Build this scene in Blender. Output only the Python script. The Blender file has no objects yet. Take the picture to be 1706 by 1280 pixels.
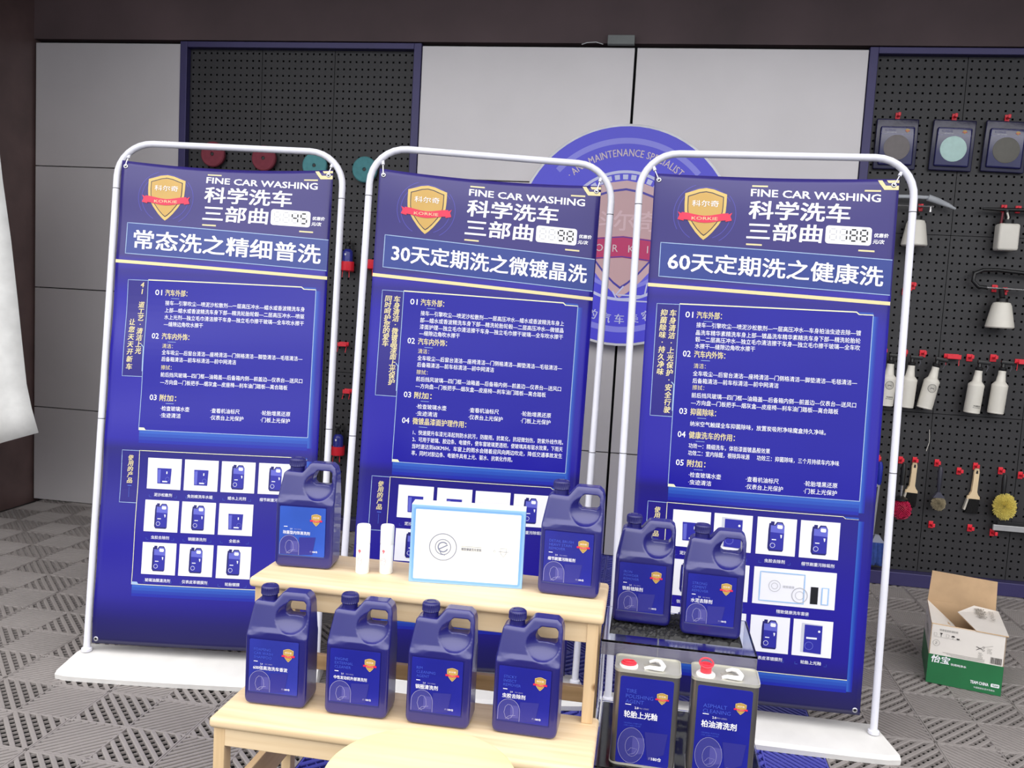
import bpy, bmesh, math, random
from mathutils import Vector, Matrix
random.seed(7)
S = bpy.context.scene
COL = S.collection
PI = math.pi

# ------------------------------------------------------------------ camera, world, exposure
CAM = (0.1732, -4.9661, 1.4268)
r_ = Vector((0.98590186, 0.15784391, 0.05552318)); f_ = Vector((-0.1525129, 0.98420892, -0.08984773))
u_ = Vector((-0.06882833, 0.08011305, 0.99440664))
cd = bpy.data.cameras.new('camera'); cam = bpy.data.objects.new('camera', cd); COL.objects.link(cam)
M = Matrix((r_, u_, -f_)).transposed().to_4x4(); M.translation = CAM
cam.matrix_world = M
cd.sensor_width = 36.0; cd.lens = 1423.67 / 1706 * 36.0; cd.clip_start = 0.05
S.camera = cam
w = bpy.data.worlds.new('overcast'); S.world = w; w.use_nodes = True
nt = w.node_tree; bg = nt.nodes['Background']
tc = nt.nodes.new('ShaderNodeTexCoord'); sep = nt.nodes.new('ShaderNodeSeparateXYZ'); rmp = nt.nodes.new('ShaderNodeValToRGB')
nt.links.new(tc.outputs['Generated'], sep.inputs[0]); nt.links.new(sep.outputs['Z'], rmp.inputs[0]); nt.links.new(rmp.outputs[0], bg.inputs[0])
rmp.color_ramp.elements[0].position = 0.11; rmp.color_ramp.elements[0].color = (0.26, 0.27, 0.29, 1)   # street front opposite
rmp.color_ramp.elements[1].position = 0.34; rmp.color_ramp.elements[1].color = (1.0, 0.99, 0.98, 1)   # overcast sky
bg.inputs[1].default_value = 3.25
S.view_settings.view_transform = 'Standard'; S.view_settings.look = 'None'
S.view_settings.gamma = 1.0; S.view_settings.use_curve_mapping = False
S.view_settings.exposure = 0.03

# ------------------------------------------------------------------ materials
def lin(c):
    return tuple(((x/255)/12.92 if x/255 <= .04045 else ((x/255+.055)/1.055)**2.4) for x in c)
MATS = {}
def mat(name, rgb, rough=.5, metal=0., var=.08, scale=12., bump=0., bscale=200., spec=.5, alpha=1., trans=0., coat=0., stretch=(1,1,1), ior=None):
    if name in MATS: return MATS[name]
    m = bpy.data.materials.new(name); m.use_nodes = True; n = m.node_tree; L = n.links
    p = n.nodes['Principled BSDF']; c = lin(rgb)
    t = n.nodes.new('ShaderNodeTexCoord'); mp = n.nodes.new('ShaderNodeMapping'); mp.inputs['Scale'].default_value = stretch
    L.new(t.outputs['Object'], mp.inputs[0])
    nz = n.nodes.new('ShaderNodeTexNoise'); nz.inputs['Scale'].default_value = scale; nz.inputs['Detail'].default_value = 4
    L.new(mp.outputs[0], nz.inputs['Vector'])
    cr = n.nodes.new('ShaderNodeValToRGB'); e = cr.color_ramp.elements
    e[0].position = .3; e[1].position = .7
    e[0].color = tuple(x*(1-var) for x in c)+(1,); e[1].color = tuple(min(1, x*(1+var)) for x in c)+(1,)
    L.new(nz.outputs[0], cr.inputs[0]); L.new(cr.outputs[0], p.inputs['Base Color'])
    p.inputs['Roughness'].default_value = rough; p.inputs['Metallic'].default_value = metal
    p.inputs['Specular IOR Level'].default_value = spec; p.inputs['Alpha'].default_value = alpha
    p.inputs['Transmission Weight'].default_value = trans; p.inputs['Coat Weight'].default_value = coat
    if ior: p.inputs['IOR'].default_value = ior
    if bump:
        b = n.nodes.new('ShaderNodeBump'); n2 = n.nodes.new('ShaderNodeTexNoise'); n2.inputs['Scale'].default_value = bscale
        L.new(mp.outputs[0], n2.inputs['Vector']); L.new(n2.outputs[0], b.inputs['Height'])
        b.inputs['Strength'].default_value = bump; b.inputs['Distance'].default_value = .002; L.new(b.outputs[0], p.inputs['Normal'])
    MATS[name] = m; return m
def wood(name, rgb, dark, axis=0):
    if name in MATS: return MATS[name]
    m = bpy.data.materials.new(name); m.use_nodes = True; n = m.node_tree; L = n.links; p = n.nodes['Principled BSDF']
    t = n.nodes.new('ShaderNodeTexCoord'); mp = n.nodes.new('ShaderNodeMapping')
    sc = [18, 18, 18]; sc[axis] = 1.2; mp.inputs['Scale'].default_value = sc
    L.new(t.outputs['Object'], mp.inputs[0])
    nz = n.nodes.new('ShaderNodeTexNoise'); nz.inputs['Scale'].default_value = 2.2; nz.inputs['Detail'].default_value = 6; nz.inputs['Distortion'].default_value = .6
    L.new(mp.outputs[0], nz.inputs['Vector'])
    cr = n.nodes.new('ShaderNodeValToRGB'); e = cr.color_ramp.elements
    e[0].position = .3; e[1].position = .62; e[0].color = lin(dark)+(1,); e[1].color = lin(rgb)+(1,)
    L.new(nz.outputs[0], cr.inputs[0])
    vo = n.nodes.new('ShaderNodeTexVoronoi'); vo.inputs['Scale'].default_value = 5.5; L.new(t.outputs['Object'], vo.inputs['Vector'])
    c2 = n.nodes.new('ShaderNodeValToRGB'); c2.color_ramp.elements[0].position = .035; c2.color_ramp.elements[1].position = .075
    c2.color_ramp.elements[0].color = (.30, .20, .12, 1); c2.color_ramp.elements[1].color = (1, 1, 1, 1); L.new(vo.outputs['Distance'], c2.inputs[0])
    mx = n.nodes.new('ShaderNodeMix'); mx.data_type = 'RGBA'; mx.blend_type = 'MULTIPLY'; mx.inputs[0].default_value = 1
    L.new(cr.outputs[0], mx.inputs[6]); L.new(c2.outputs[0], mx.inputs[7]); L.new(mx.outputs[2], p.inputs['Base Color'])
    p.inputs['Roughness'].default_value = .5
    MATS[name] = m; return m

# ------------------------------------------------------------------ mesh helpers
class MB:
    def __init__(s): s.v = []; s.f = []; s.m = []; s.mats = []
    def mi(s, m):
        if m not in s.mats: s.mats.append(m)
        return s.mats.index(m)
    def add(s, vs, fs, m=None, T=None):
        o = len(s.v); k = s.mi(m)
        s.v += [tuple(T @ Vector(p)) if T else tuple(p) for p in vs]
        s.f += [tuple(i+o for i in f) for f in fs]; s.m += [k]*len(fs); return s
    def box(s, x0, x1, y0, y1, z0, z1, m=None, T=None):
        vs = [(x, y, z) for z in (z0, z1) for y in (y0, y1) for x in (x0, x1)]
        return s.add(vs, [(0,2,3,1),(4,5,7,6),(0,1,5,4),(2,6,7,3),(0,4,6,2),(1,3,7,5)], m, T)
    def rbox(s, x0, x1, y0, y1, z0, z1, b=.003, m=None, T=None, seg=2):
        bm = bmesh.new(); bmesh.ops.create_cube(bm, size=1)
        for v in bm.verts: v.co = Vector(((x0+x1)/2+v.co.x*(x1-x0), (y0+y1)/2+v.co.y*(y1-y0), (z0+z1)/2+v.co.z*(z1-z0)))
        bmesh.ops.bevel(bm, geom=bm.edges[:], offset=b, segments=seg, affect='EDGES', profile=.5)
        return s.bm(bm, m, T)
    def bm(s, bm, m=None, T=None):
        bm.verts.index_update()
        s.add([v.co.copy() for v in bm.verts], [[v.index for v in f.verts] for f in bm.faces], m, T); bm.free(); return s
    def prism(s, pts, z0, z1, m=None, T=None, bev=0):   # pts in xy extruded along z
        n = len(pts); vs = [(x, y, z0) for x, y in pts]+[(x, y, z1) for x, y in pts]
        fs = [tuple(range(n))[::-1], tuple(range(n, 2*n))]+[(i, (i+1) % n, n+(i+1) % n, n+i) for i in range(n)]
        if bev:
            bm = bmesh.new(); bv = [bm.verts.new(v) for v in vs]
            for f in fs: bm.faces.new([bv[i] for i in f])
            bm.verts.index_update()
            ed = [e for e in bm.edges if abs(e.verts[0].co.z-e.verts[1].co.z) < 1e-7]
            bmesh.ops.bevel(bm, geom=ed, offset=bev, segments=2, affect='EDGES'); return s.bm(bm, m, T)
        return s.add(vs, fs, m, T)
    def lathe(s, prof, n=24, m=None, T=None, cap=True):
        vs = []; fs = []
        for r, z in prof:
            for i in range(n): a = 2*PI*i/n; vs.append((r*math.cos(a), r*math.sin(a), z))
        for j in range(len(prof)-1):
            for i in range(n): a = j*n+i; b = j*n+(i+1) % n; fs.append((a, b, b+n, a+n))
        if cap: fs.append(tuple(range(n))[::-1]); fs.append(tuple(range((len(prof)-1)*n, len(prof)*n)))
        return s.add(vs, fs, m, T)
    def tube(s, pts, r, n=10, m=None, T=None, cap=True):
        pts = [Vector(p) for p in pts]; vs = []; fs = []; N = len(pts); up = None
        for i, p in enumerate(pts):
            d = (pts[min(i+1, N-1)]-pts[max(i-1, 0)]).normalized()
            if up is None: up = Vector((0, 0, 1)) if abs(d.z) < .9 else Vector((1, 0, 0))
            a = d.cross(up).normalized(); up = a.cross(d).normalized()
            rr = r[i] if isinstance(r, (list, tuple)) else r
            for k in range(n): t = 2*PI*k/n; vs.append(p+a*math.cos(t)*rr+up*math.sin(t)*rr)
        for j in range(N-1):
            for i in range(n): a = j*n+i; b = j*n+(i+1) % n; fs.append((a, b, b+n, a+n))
        if cap: fs.append(tuple(range(n))); fs.append(tuple(range((N-1)*n, N*n))[::-1])
        return s.add(vs, fs, m, T)
    def build(s, name, parent=None, smooth=None, loc=None):
        me = bpy.data.meshes.new(name); me.from_pydata(s.v, [], s.f)
        for m in s.mats:
            if m: me.materials.append(m)
        me.polygons.foreach_set('material_index', s.m)
        bm = bmesh.new(); bm.from_mesh(me); bmesh.ops.recalc_face_normals(bm, faces=bm.faces[:]) if len(s.f) < 60000 else None
        if smooth is not None:
            for f in bm.faces: f.smooth = True
            for e in bm.edges:
                if len(e.link_faces) == 2 and e.calc_face_angle(0) > math.radians(smooth): e.smooth = False
        bm.to_mesh(me); bm.free(); me.update()
        o = bpy.data.objects.new(name, me); COL.objects.link(o)
        if parent: o.parent = parent
        if loc: o.location = loc
        return o
def rrect(x0, x1, y0, y1, r, n=5):
    out = []
    for cx, cy, a0 in ((x1-r, y1-r, 0), (x0+r, y1-r, 90), (x0+r, y0+r, 180), (x1-r, y0+r, 270)):
        for i in range(n+1): a = math.radians(a0+90*i/n); out.append((cx+r*math.cos(a), cy+r*math.sin(a)))
    return out
def thing(name, label, cat, loc=(0,0,0), rz=0, group=None, rot=None):
    o = bpy.data.objects.new(name, None); COL.objects.link(o); o.location = loc; o.rotation_euler = rot or (0,0,rz)
    o.empty_display_size = .05
    return tag(o, label, cat, group)
def tag(o, label=None, cat=None, group=None, kind=None):
    if label: o['label'] = label
    if cat: o['category'] = cat
    if group: o['group'] = group
    if kind: o['kind'] = kind
    return o
def dup(root, loc=None, rz=None, label=None, name=None):
    def cp(o, par):
        c = o.copy(); COL.objects.link(c); c.parent = par
        for ch in kids.get(o.name, []): cp(ch, c)
        return c
    kids = {}
    for o in bpy.data.objects:
        if o.parent: kids.setdefault(o.parent.name, []).append(o)
    c = cp(root, None)
    if loc: c.location = loc
    if rz is not None: c.rotation_euler = (0,0,rz)
    if label: c['label'] = label
    return c

# ------------------------------------------------------------------ flat print: 2-D shapes mapped on a surface
TC = {}
def glyphs(s, bold=0.):
    k = (s, bold)
    if k not in TC:
        cu = bpy.data.curves.new('t', 'FONT'); cu.body = s; cu.size = 1; cu.resolution_u = 2; cu.offset = bold
        ob = bpy.data.objects.new('t', cu); me = bpy.data.meshes.new_from_object(ob)
        TC[k] = ([(v.co.x, v.co.y) for v in me.vertices], [tuple(p.vertices) for p in me.polygons])
        bpy.data.objects.remove(ob); bpy.data.curves.remove(cu); bpy.data.meshes.remove(me)
    return TC[k]
class P2:
    """shapes in (x right, y down) units; layer = print order"""
    fine = True
    def __init__(s): s.v = []; s.f = []; s.m = []; s.mats = []
    def _a(s, vs, fs, m, ly):
        if m not in s.mats: s.mats.append(m)
        s.k = getattr(s, 'k', 0)+1; ly = ly+.1*(s.k % 9)
        o = len(s.v); s.v += [(x, y, ly) for x, y in vs]; s.f += [tuple(i+o for i in f) for f in fs]; s.m += [s.mats.index(m)]*len(fs)
        return s
    def rect(s, x0, y0, x1, y1, m, ly=1, sl=0., nx=1, ny=1):
        vs = [(x0+(x1-x0)*i/nx, y0+(y1-y0)*j/ny+sl*(x1-x0)*i/nx) for j in range(ny+1) for i in range(nx+1)]
        fs = [(j*(nx+1)+i, (j+1)*(nx+1)+i, (j+1)*(nx+1)+i+1, j*(nx+1)+i+1) for j in range(ny) for i in range(nx)]
        return s._a(vs, fs, m, ly)
    def poly(s, pts, m, ly=2): return s._a(pts, [tuple(range(len(pts)))[::-1]], m, ly)
    def line(s, pts, w, m, ly=2, close=False):
        if close: pts = list(pts)+[pts[0]]
        q = [pts[0]]
        for a, b in zip(pts, pts[1:]):
            k = max(1, int(math.hypot(b[0]-a[0], b[1]-a[1])/2.2)) if s.fine else 1
            q += [(a[0]+(b[0]-a[0])*i/k, a[1]+(b[1]-a[1])*i/k) for i in range(1, k+1)]
        if close: q = q[:-1]
        P = [Vector(p) for p in q]; n = len(P); vs = []
        for i in range(n):
            a = P[(i-1) % n] if (close or i > 0) else P[i]; b = P[(i+1) % n] if (close or i < n-1) else P[i]
            d = (b-a); d = d.normalized() if d.length > 0 else Vector((1, 0)); q = Vector((-d.y, d.x))*w/2
            vs += [tuple(P[i]+q), tuple(P[i]-q)]
        fs = [(2*i, 2*((i+1) % n), 2*((i+1) % n)+1, 2*i+1) for i in range(n if close else n-1)]
        return s._a(vs, fs, m, ly)
    def ring(s, cx, cy, r, w, m, ly=2, a0=0, a1=360, n=40):
        pts = [(cx+r*math.cos(math.radians(a0+(a1-a0)*i/n)), cy+r*math.sin(math.radians(a0+(a1-a0)*i/n))) for i in range(n+(a1-a0 < 360))]
        return s.line(pts, w, m, ly, close=(a1-a0 >= 360))
    def disc(s, cx, cy, r, m, ly=2, n=40): return s.poly([(cx+r*math.cos(2*PI*i/n), cy+r*math.sin(2*PI*i/n)) for i in range(n)], m, ly)
    def text(s, t, x, y, h, m, ly=3, w=None, bold=0., shear=0., sl=0., align='l'):
        """y = centre line, h = glyph height, w = total width"""
        vs, fs = glyphs(t)
        if not vs: return s
        xs = [p[0] for p in vs]; ys = [p[1] for p in vs]; cjk = max(ord(c) for c in t) > 0x2E80
        x0, x1 = min(xs), max(xs); y0, y1 = (-.08, .84) if cjk else (0, .69)
        k = h/(y1-y0); kx = (w/(x1-x0)) if w else k
        if align == 'c': x = x-(x1-x0)*kx/2
        yc = (y0+y1)/2
        bb = bold*.7
        for ox, oy in (((0, 0),) if not bold else ((bb, 0), (-bb, 0), (0, bb), (0, -bb)) if bold < .02 else ((bb, bb*.6), (-bb, bb*.6), (bb, -bb*.6), (-bb, -bb*.6), (0, 0))):
            out = []
            for px, py in vs:
                X = (px-x0)*kx+shear*(py-yc)*k; out.append((x+X+ox*k, y-(py-yc)*k+sl*X+oy*k))
            s._a(out, [f[::-1] for f in fs], m, ly)
        return s
    def vtext(s, t, x, y0, y1, h, m, ly=3, bold=0., shear=0.):
        n = len(t); st = (y1-y0-h)/(n-1)
        for i, c in enumerate(t):
            if c != ' ': s.text(c, x, y0+h/2+i*st, h*(1 if ord(c) > 0x2E80 else .8), m, ly, w=(h*.95 if ord(c) > 0x2E80 else None), bold=bold, shear=shear, align='c')
        return s
    def build(s, name, parent, fn):
        me = bpy.data.meshes.new(name); me.from_pydata([fn(*p) for p in s.v], [], s.f)
        for m in s.mats: me.materials.append(m)
        me.polygons.foreach_set('material_index', s.m); me.update()
        o = bpy.data.objects.new(name, me); COL.objects.link(o); o.parent = parent; return o

INK = lambda n, c, r=.35: mat('ink_'+n, c, rough=r, var=.03, scale=3, spec=.5)
WHITE = INK('white', (236, 236, 242)); CREAM = INK('cream', (218, 204, 154)); GOLD = INK('gold', (192, 154, 80)); GOLD2 = INK('pale_gold', (206, 176, 102))
RED = INK('red', (214, 44, 78)); BLACK = INK('black', (22, 22, 28)); DARK = INK('dark_outline', (40, 32, 60)); GREY = INK('grey', (176, 176, 182))

def shield(p, cx, top, W, H, ly=3, ribbon=True, text=True, cols=None):
    g1, g2, dk, rd, tx = cols or (GOLD2, GOLD, DARK, RED, WHITE)
    def sh(k, dy=0):
        half = [(0, -.035), (.18, -.01), (.34, .04), (.5, .085), (.5, .30), (.49, .44), (.44, .56), (.34, .70), (.2, .85), (.08, .95), (0, 1.0)]
        cy = .45
        pts = [(cx+x*W*k, top+H*(cy+(y-cy)*k)+dy) for x, y in half]
        return pts+[(2*cx-x, y) for x, y in pts[::-1][1:-1]]
    p.poly(sh(1), g1, ly); p.poly(sh(.86), dk, ly+1); p.poly(sh(.82), g2, ly+2)
    if text: p.text('科尔奇', cx, top+H*.28, H*.125, tx, ly+3, align='c', w=W*.64)
    if ribbon:
        y = top+H*.50; b = H*.14; w = W*.5
        for s in (-1, 1):
            p.poly([(cx+s*w*1.0, y+b*.1), (cx+s*w*1.30, y-b*.35), (cx+s*w*1.22, y+b*.15), (cx+s*w*1.30, y+b*.75), (cx+s*w*1.0, y+b*.95)][::s], rd, ly+3)
        n = 8; a = [(cx+w*1.12*(2*i/n-1), y-b*.05+b*.22*math.cos(PI*(2*i/n-1))) for i in range(n+1)]
        p.poly(a+[(x, yy+b) for x, yy in a[::-1]], rd, ly+4)
        if text: p.text('KORKIE', cx, y+b*.55, b*.42, cols[4] if cols else CREAM, ly+5, align='c', w=W*.62)

# ------------------------------------------------------------------ setting
m_dark = mat('dark_soffit_paint', (84, 68, 70), rough=.7, var=.25, scale=1.5)
m_backing = mat('black_backing', (10, 10, 12), rough=.8)
m_panel = mat('grey_white_aluminium_panel', (200, 196, 198), rough=.36, metal=.25, var=.04, scale=2)
m_frame = mat('violet_aluminium_profile', (58, 53, 98), rough=.4, metal=.2, var=.05)
m_peg = mat('charcoal_perforated_steel', (42, 41, 44), rough=.5, var=.1, scale=8, bump=.1)
m_sidewall = mat('dark_brown_side_wall', (98, 78, 76), rough=.5, var=.2, scale=5, bump=.3, bscale=30)
m_ground = mat('dirty_concrete_slab', (26, 24, 24), rough=.9, var=.6, scale=6, bump=.5, bscale=20)

wb = MB().box(-3.9, 5.2, .06, .2, -.05, 3.9, m_backing).build('wall_back'); tag(wb, kind='structure')
MB().box(-3.75, 5.2, .0, .06, 2.93, 3.9, m_dark).build('upper_fascia', wb)
wl = MB().box(-3.95, -3.74, -2.6, .06, -.05, 3.9, m_sidewall).build('wall_left'); tag(wl, kind='structure')
wr = MB().box(5.2, 5.35, -2.6, .2, -.05, 3.9, m_dark).build('wall_right'); tag(wr, kind='structure')
ce = MB().box(-3.95, 5.35, -2.6, .2, 3.9, 4.0, m_dark).build('ceiling'); tag(ce, kind='structure')

ZS = [0, .611, 1.384, 2.15, 2.91]; g = .006
def panels(x0, x1):
    for a, b in zip(ZS, ZS[1:]):
        MB().rbox(x0+g/2, x1-g/2, 0, .055, a+g/2, b-g/2, .0015, m_panel, seg=1).build('wall_panel', wb)
panels(-3.73, -2.746); panels(-1.235, -.004); panels(.004, 1.245)

def pegboard(x0, x1, seams, label):
    t = thing('pegboard', label, 'pegboard')
    fw = .045
    MB().rbox(x0, x0+fw, -.012, .055, 0, 2.92, .003, m_frame).build('side_rail', t); MB().rbox(x1-fw, x1, -.012, .055, 0, 2.92, .003, m_frame).build('side_rail', t)
    MB().rbox(x0+fw, x1-fw, -.012, .055, 2.885, 2.92, .003, m_frame).build('top_rail', t)
    MB().rbox(x0+fw, x1-fw, -.03, .055, 0, .075, .003, m_frame).build('bottom_rail', t)
    xs = [x0+fw]+[s for s in seams if x0 < s < x1-fw]+[x1-fw]; zs = [.075, .97, 1.943, 2.885]; px, pz = .0385, .0428; hh = .0054
    for a, b in zip(xs, xs[1:]):
        for c, d in zip(zs, zs[1:]):
            nx = max(1, round((b-a-.003)/px)); nz = max(1, round((d-c-.003)/pz)); X0, Z0 = a+.0015, c+.0015
            dx, dz = (b-a-.003)/nx, (d-c-.003)/nz
            vs = [(X0+i*dx, .03, Z0+j*dz) for j in range(nz+1) for i in range(nx+1)]; fs = []
            for j in range(nz):
                for i in range(nx):
                    cx, cz = X0+(i+.5)*dx, Z0+(j+.5)*dz; o = len(vs)
                    vs += [(cx-hh, .03, cz-hh), (cx+hh, .03, cz-hh), (cx+hh, .03, cz+hh), (cx-hh, .03, cz+hh)]
                    q = j*(nx+1)+i; A, B, C_, D = q, q+1, q+nx+2, q+nx+1
                    fs += [(A, B, o+1, o), (B, C_, o+2, o+1), (C_, D, o+3, o+2), (D, A, o, o+3)]
            MB().add(vs, fs, m_peg).build('perforated_panel', t)
    return t
pegboard(-2.746, -1.235, (-2.233, -1.774), 'charcoal perforated tool board behind the left banner, between grey and white wall panels')
pegboard(1.245, 5.19, (1.755, 2.215, 2.68, 3.2, 3.9, 4.5), 'charcoal perforated tool board on the right holding white spray bottles and brushes')
t = thing('ceiling_bracket', 'small grey box with loose wire on top edge of the white wall panels', 'bracket', (-.085, -.02, 2.915))
MB().rbox(-.075, .075, -.02, .019, 0, .05, .003, mat('bracket_grey', (120, 124, 122))).build('housing', t)
MB().tube([(-.10, 0, .004), (-.14, -.005, .014), (-.19, 0, .012), (-.22, 0, .002)], .0025, 6, mat('pale_wire', (200, 200, 200))).build('wire', t)

# floor of interlocking grid tiles
fl = MB().box(-3.95, 5.35, -7.5, .2, -.06, -.022, m_ground).build('floor'); tag(fl, kind='structure')
TS = .41
def tile_mesh(m, flip):
    b = MB(); H = TS/2-.001; S2 = H
    def bar(p, q, w, top, h=.012):
        p = Vector(p); q = Vector(q); d = (q-p)
        if d.length < .003: return
        d.normalize(); n = Vector((-d.y, d.x)); wt = w*.5*.7; wb_ = w*.5; vs = []
        for e in (p, q): vs += [(*(e-n*wb_), top-h), (*(e-n*wb_), top-h*.25), (*(e-n*wt), top), (*(e+n*wt), top), (*(e+n*wb_), top-h*.25), (*(e+n*wb_), top-h)]
        fs = [(i, i+1, i+7, i+6) for i in range(5)]; b.add(vs, fs, m)
    for a in (-H+.003, 0, H-.003):
        bar((a, -H), (a, H), .007, 0); bar((-H, a), (H, a), .007, 0)
    for sx in (-1, 1):
        for sy in (-1, 1):
            c = Vector((sx*H/2, sy*H/2)); d = Vector((sx, sy)).normalized(); n = Vector((-d.y, d.x)); hd = H/math.sqrt(2)
            coarse = (sx*sy < 0) != flip
            sp, wd = (.0305, .0150) if coarse else (.0196, .0106)
            k = int(hd/sp)
            for i in range(-k, k+1):
                L = hd-abs(i*sp)-.003
                if L > .004: bar(c+n*(i*sp)-d*L, c+n*(i*sp)+d*L, wd, -.0005)
            sp2, w2 = (.0290, .0028) if coarse else (.056, .0035)
            k = int(hd/sp2)
            for i in range(-k, k+1):
                L = hd-abs(i*sp2)-.003
                if L > .004: bar(c+d*(i*sp2)-n*L, c+d*(i*sp2)+n*L, w2, -.005, .008)
            # screw bosses
            for q in ((sx*H*.06, sy*H*.5), (sx*H*.5, sy*H*.06)): pass
    for q in ((0, H*.985), (0, -H*.985), (H*.985, 0), (-H*.985, 0), (0, 0)):
        b.lathe([(.011, -.012), (.011, -.002), (.008, .0005)], 8, m, Matrix.Translation((*q, 0)))
    return b
m_tg = mat('grey_plastic_grid', (136, 130, 128), rough=.55, var=.1, scale=3, bump=.2, bscale=90)
m_tb = mat('blue_plastic_grid', (62, 64, 158), rough=.45, var=.1, scale=3)
first = {}
def floor_tile(x, y, key, m, flip):
    if key not in first:
        o = tile_mesh(m, flip).build('floor_tile', fl); first[key] = o
    else:
        o = first[key].copy(); COL.objects.link(o); o.parent = fl
    o.location = (x, y, 0)
    if key == 'b': o['label'] = 'blue grid tile'
cnt = 0
for i in range(-8, 14):
    for j in range(-9, 4):
        x = -.79+TS*(i+.5); y = -2.517+TS*j+TS*0
        y = -2.517+TS*(j+3)
        if y > .0 or y < -3.4 or x < -3.74+TS*.3 or x > 5.0: continue
        # keep only what the frame can see
        d = Vector((x, y, 0))-Vector(CAM); zc = d.dot(f_); px = 853+1423.7*d.dot(r_)/zc; py = 640-1423.7*d.dot(u_)/zc
        if px < -170 or px > 1876 or py > 1400: continue
        blue = 0 <= i <= 3
        floor_tile(x, y, 'b' if blue else ('l' if i < 0 else 'r'), m_tb if blue else m_tg, i >= 0); cnt += 1
for i in range(-8, 9):   # last row, cut at the wall
    pass
print('tiles', cnt)

# white sheet hanging at the left side wall
ED = [(-3.20, 2.35), (-3.165, 2.1), (-3.142, 1.926), (-3.093, 1.624), (-3.054, 1.319), (-3.025, 1.08), (-3.001, .888), (-2.97, .76), (-2.93, .635)]
vs = []; fs = []; NX = 6; drop = [0, 0, 0, 0, 0, .01, .02, .04, .07]
for (x, z), dr in zip(ED, drop):
    for i in range(NX+1):
        q = i/NX; vs.append((-3.73+(x+3.73)*q, -1.10+.10*q+.03*math.sin(q*7), z-dr*(1-q)*4))
for j in range(len(ED)-1):
    for i in range(NX): a = j*(NX+1)+i; fs.append((a, a+1, a+NX+2, a+NX+1))
so = MB().add(vs, fs, mat('white_vinyl', (238, 238, 236), rough=.4)).build('hanging_sheet', smooth=40)
sm = so.modifiers.new('thick', 'SOLIDIFY'); sm.thickness = .004
tag(so, 'large white vinyl sheet hanging on the dark side wall at the left edge', 'sheet')

# ------------------------------------------------------------------ banners
m_pole = mat('white_powder_coated_tube', (218, 218, 228), rough=.3, var=.03)
m_base = mat('white_moulded_base', (214, 212, 210), rough=.4, var=.06, scale=9)
m_scuff = mat('scuffed_white_base', (206, 196, 172), rough=.7, var=.35, scale=60)
m_metal = mat('nickel_eyelet', (200, 200, 205), rough=.3, metal=.9)
BG_TOP = INK('banner_head', (46, 38, 112), .28); BG_MID = INK('banner_blue', (34, 26, 152), .28); BG_LOW = INK('banner_low', (30, 24, 118), .28)
BG_FOOT = INK('banner_foot', (28, 26, 74), .28)
def sheet_mat():
    m = bpy.data.materials.new('banner_vinyl'); m.use_nodes = True; n = m.node_tree; L = n.links; p = n.nodes['Principled BSDF']
    t = n.nodes.new('ShaderNodeTexCoord'); sp = n.nodes.new('ShaderNodeSeparateXYZ'); L.new(t.outputs['Generated'], sp.inputs[0])
    cr = n.nodes.new('ShaderNodeValToRGB'); L.new(sp.outputs['Z'], cr.inputs[0]); e = cr.color_ramp.elements
    st = [(0, (28, 26, 70)), (.05, (30, 26, 96)), (.10, (32, 24, 134)), (.20, (32, 24, 142)), (.375, (30, 24, 120)), (.40, (30, 24, 112)), (.42, (34, 26, 148)), (.72, (34, 26, 150)), (.765, (36, 28, 124)), (.785, (42, 32, 150)), (.80, (44, 36, 110)), (1, (46, 38, 108))]
    e[0].position = 0; e[0].color = lin(st[0][1])+(1,); e[1].position = 1; e[1].color = lin(st[-1][1])+(1,)
    for q, c in st[1:-1]: k = e.new(q); k.color = lin(c)+(1,)
    L.new(cr.outputs[0], p.inputs['Base Color']); p.inputs['Roughness'].default_value = .28; p.inputs['Specular IOR Level'].default_value = .5; return m
M_SHEET = sheet_mat()
BOX = INK('title_band', (38, 56, 130), .28); PANEL = INK('panel_blue', (20, 14, 142), .28); TAB = INK('tab_blue', (34, 26, 120), .28)
GL = [INK('glow%d' % i, c, .28) for i, c in enumerate([(46, 88, 178), (38, 74, 168), (32, 56, 158), (28, 38, 154)])]
EDGE = INK('panel_edge', (150, 175, 210)); EDGEC = INK('panel_edge_cream', (226, 226, 190)); FAINT = INK('faint_ring', (70, 66, 160)); DIM = INK('faint_caption', (70, 96, 190))
CARD = INK('card_white', (228, 228, 236)); PB = INK('product_blue', (40, 40, 150)); PB2 = INK('product_blue_light', (92, 96, 190)); PBD = INK('product_blue_dark', (28, 26, 100)); PWH = INK('product_white', (225, 228, 240))

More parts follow.
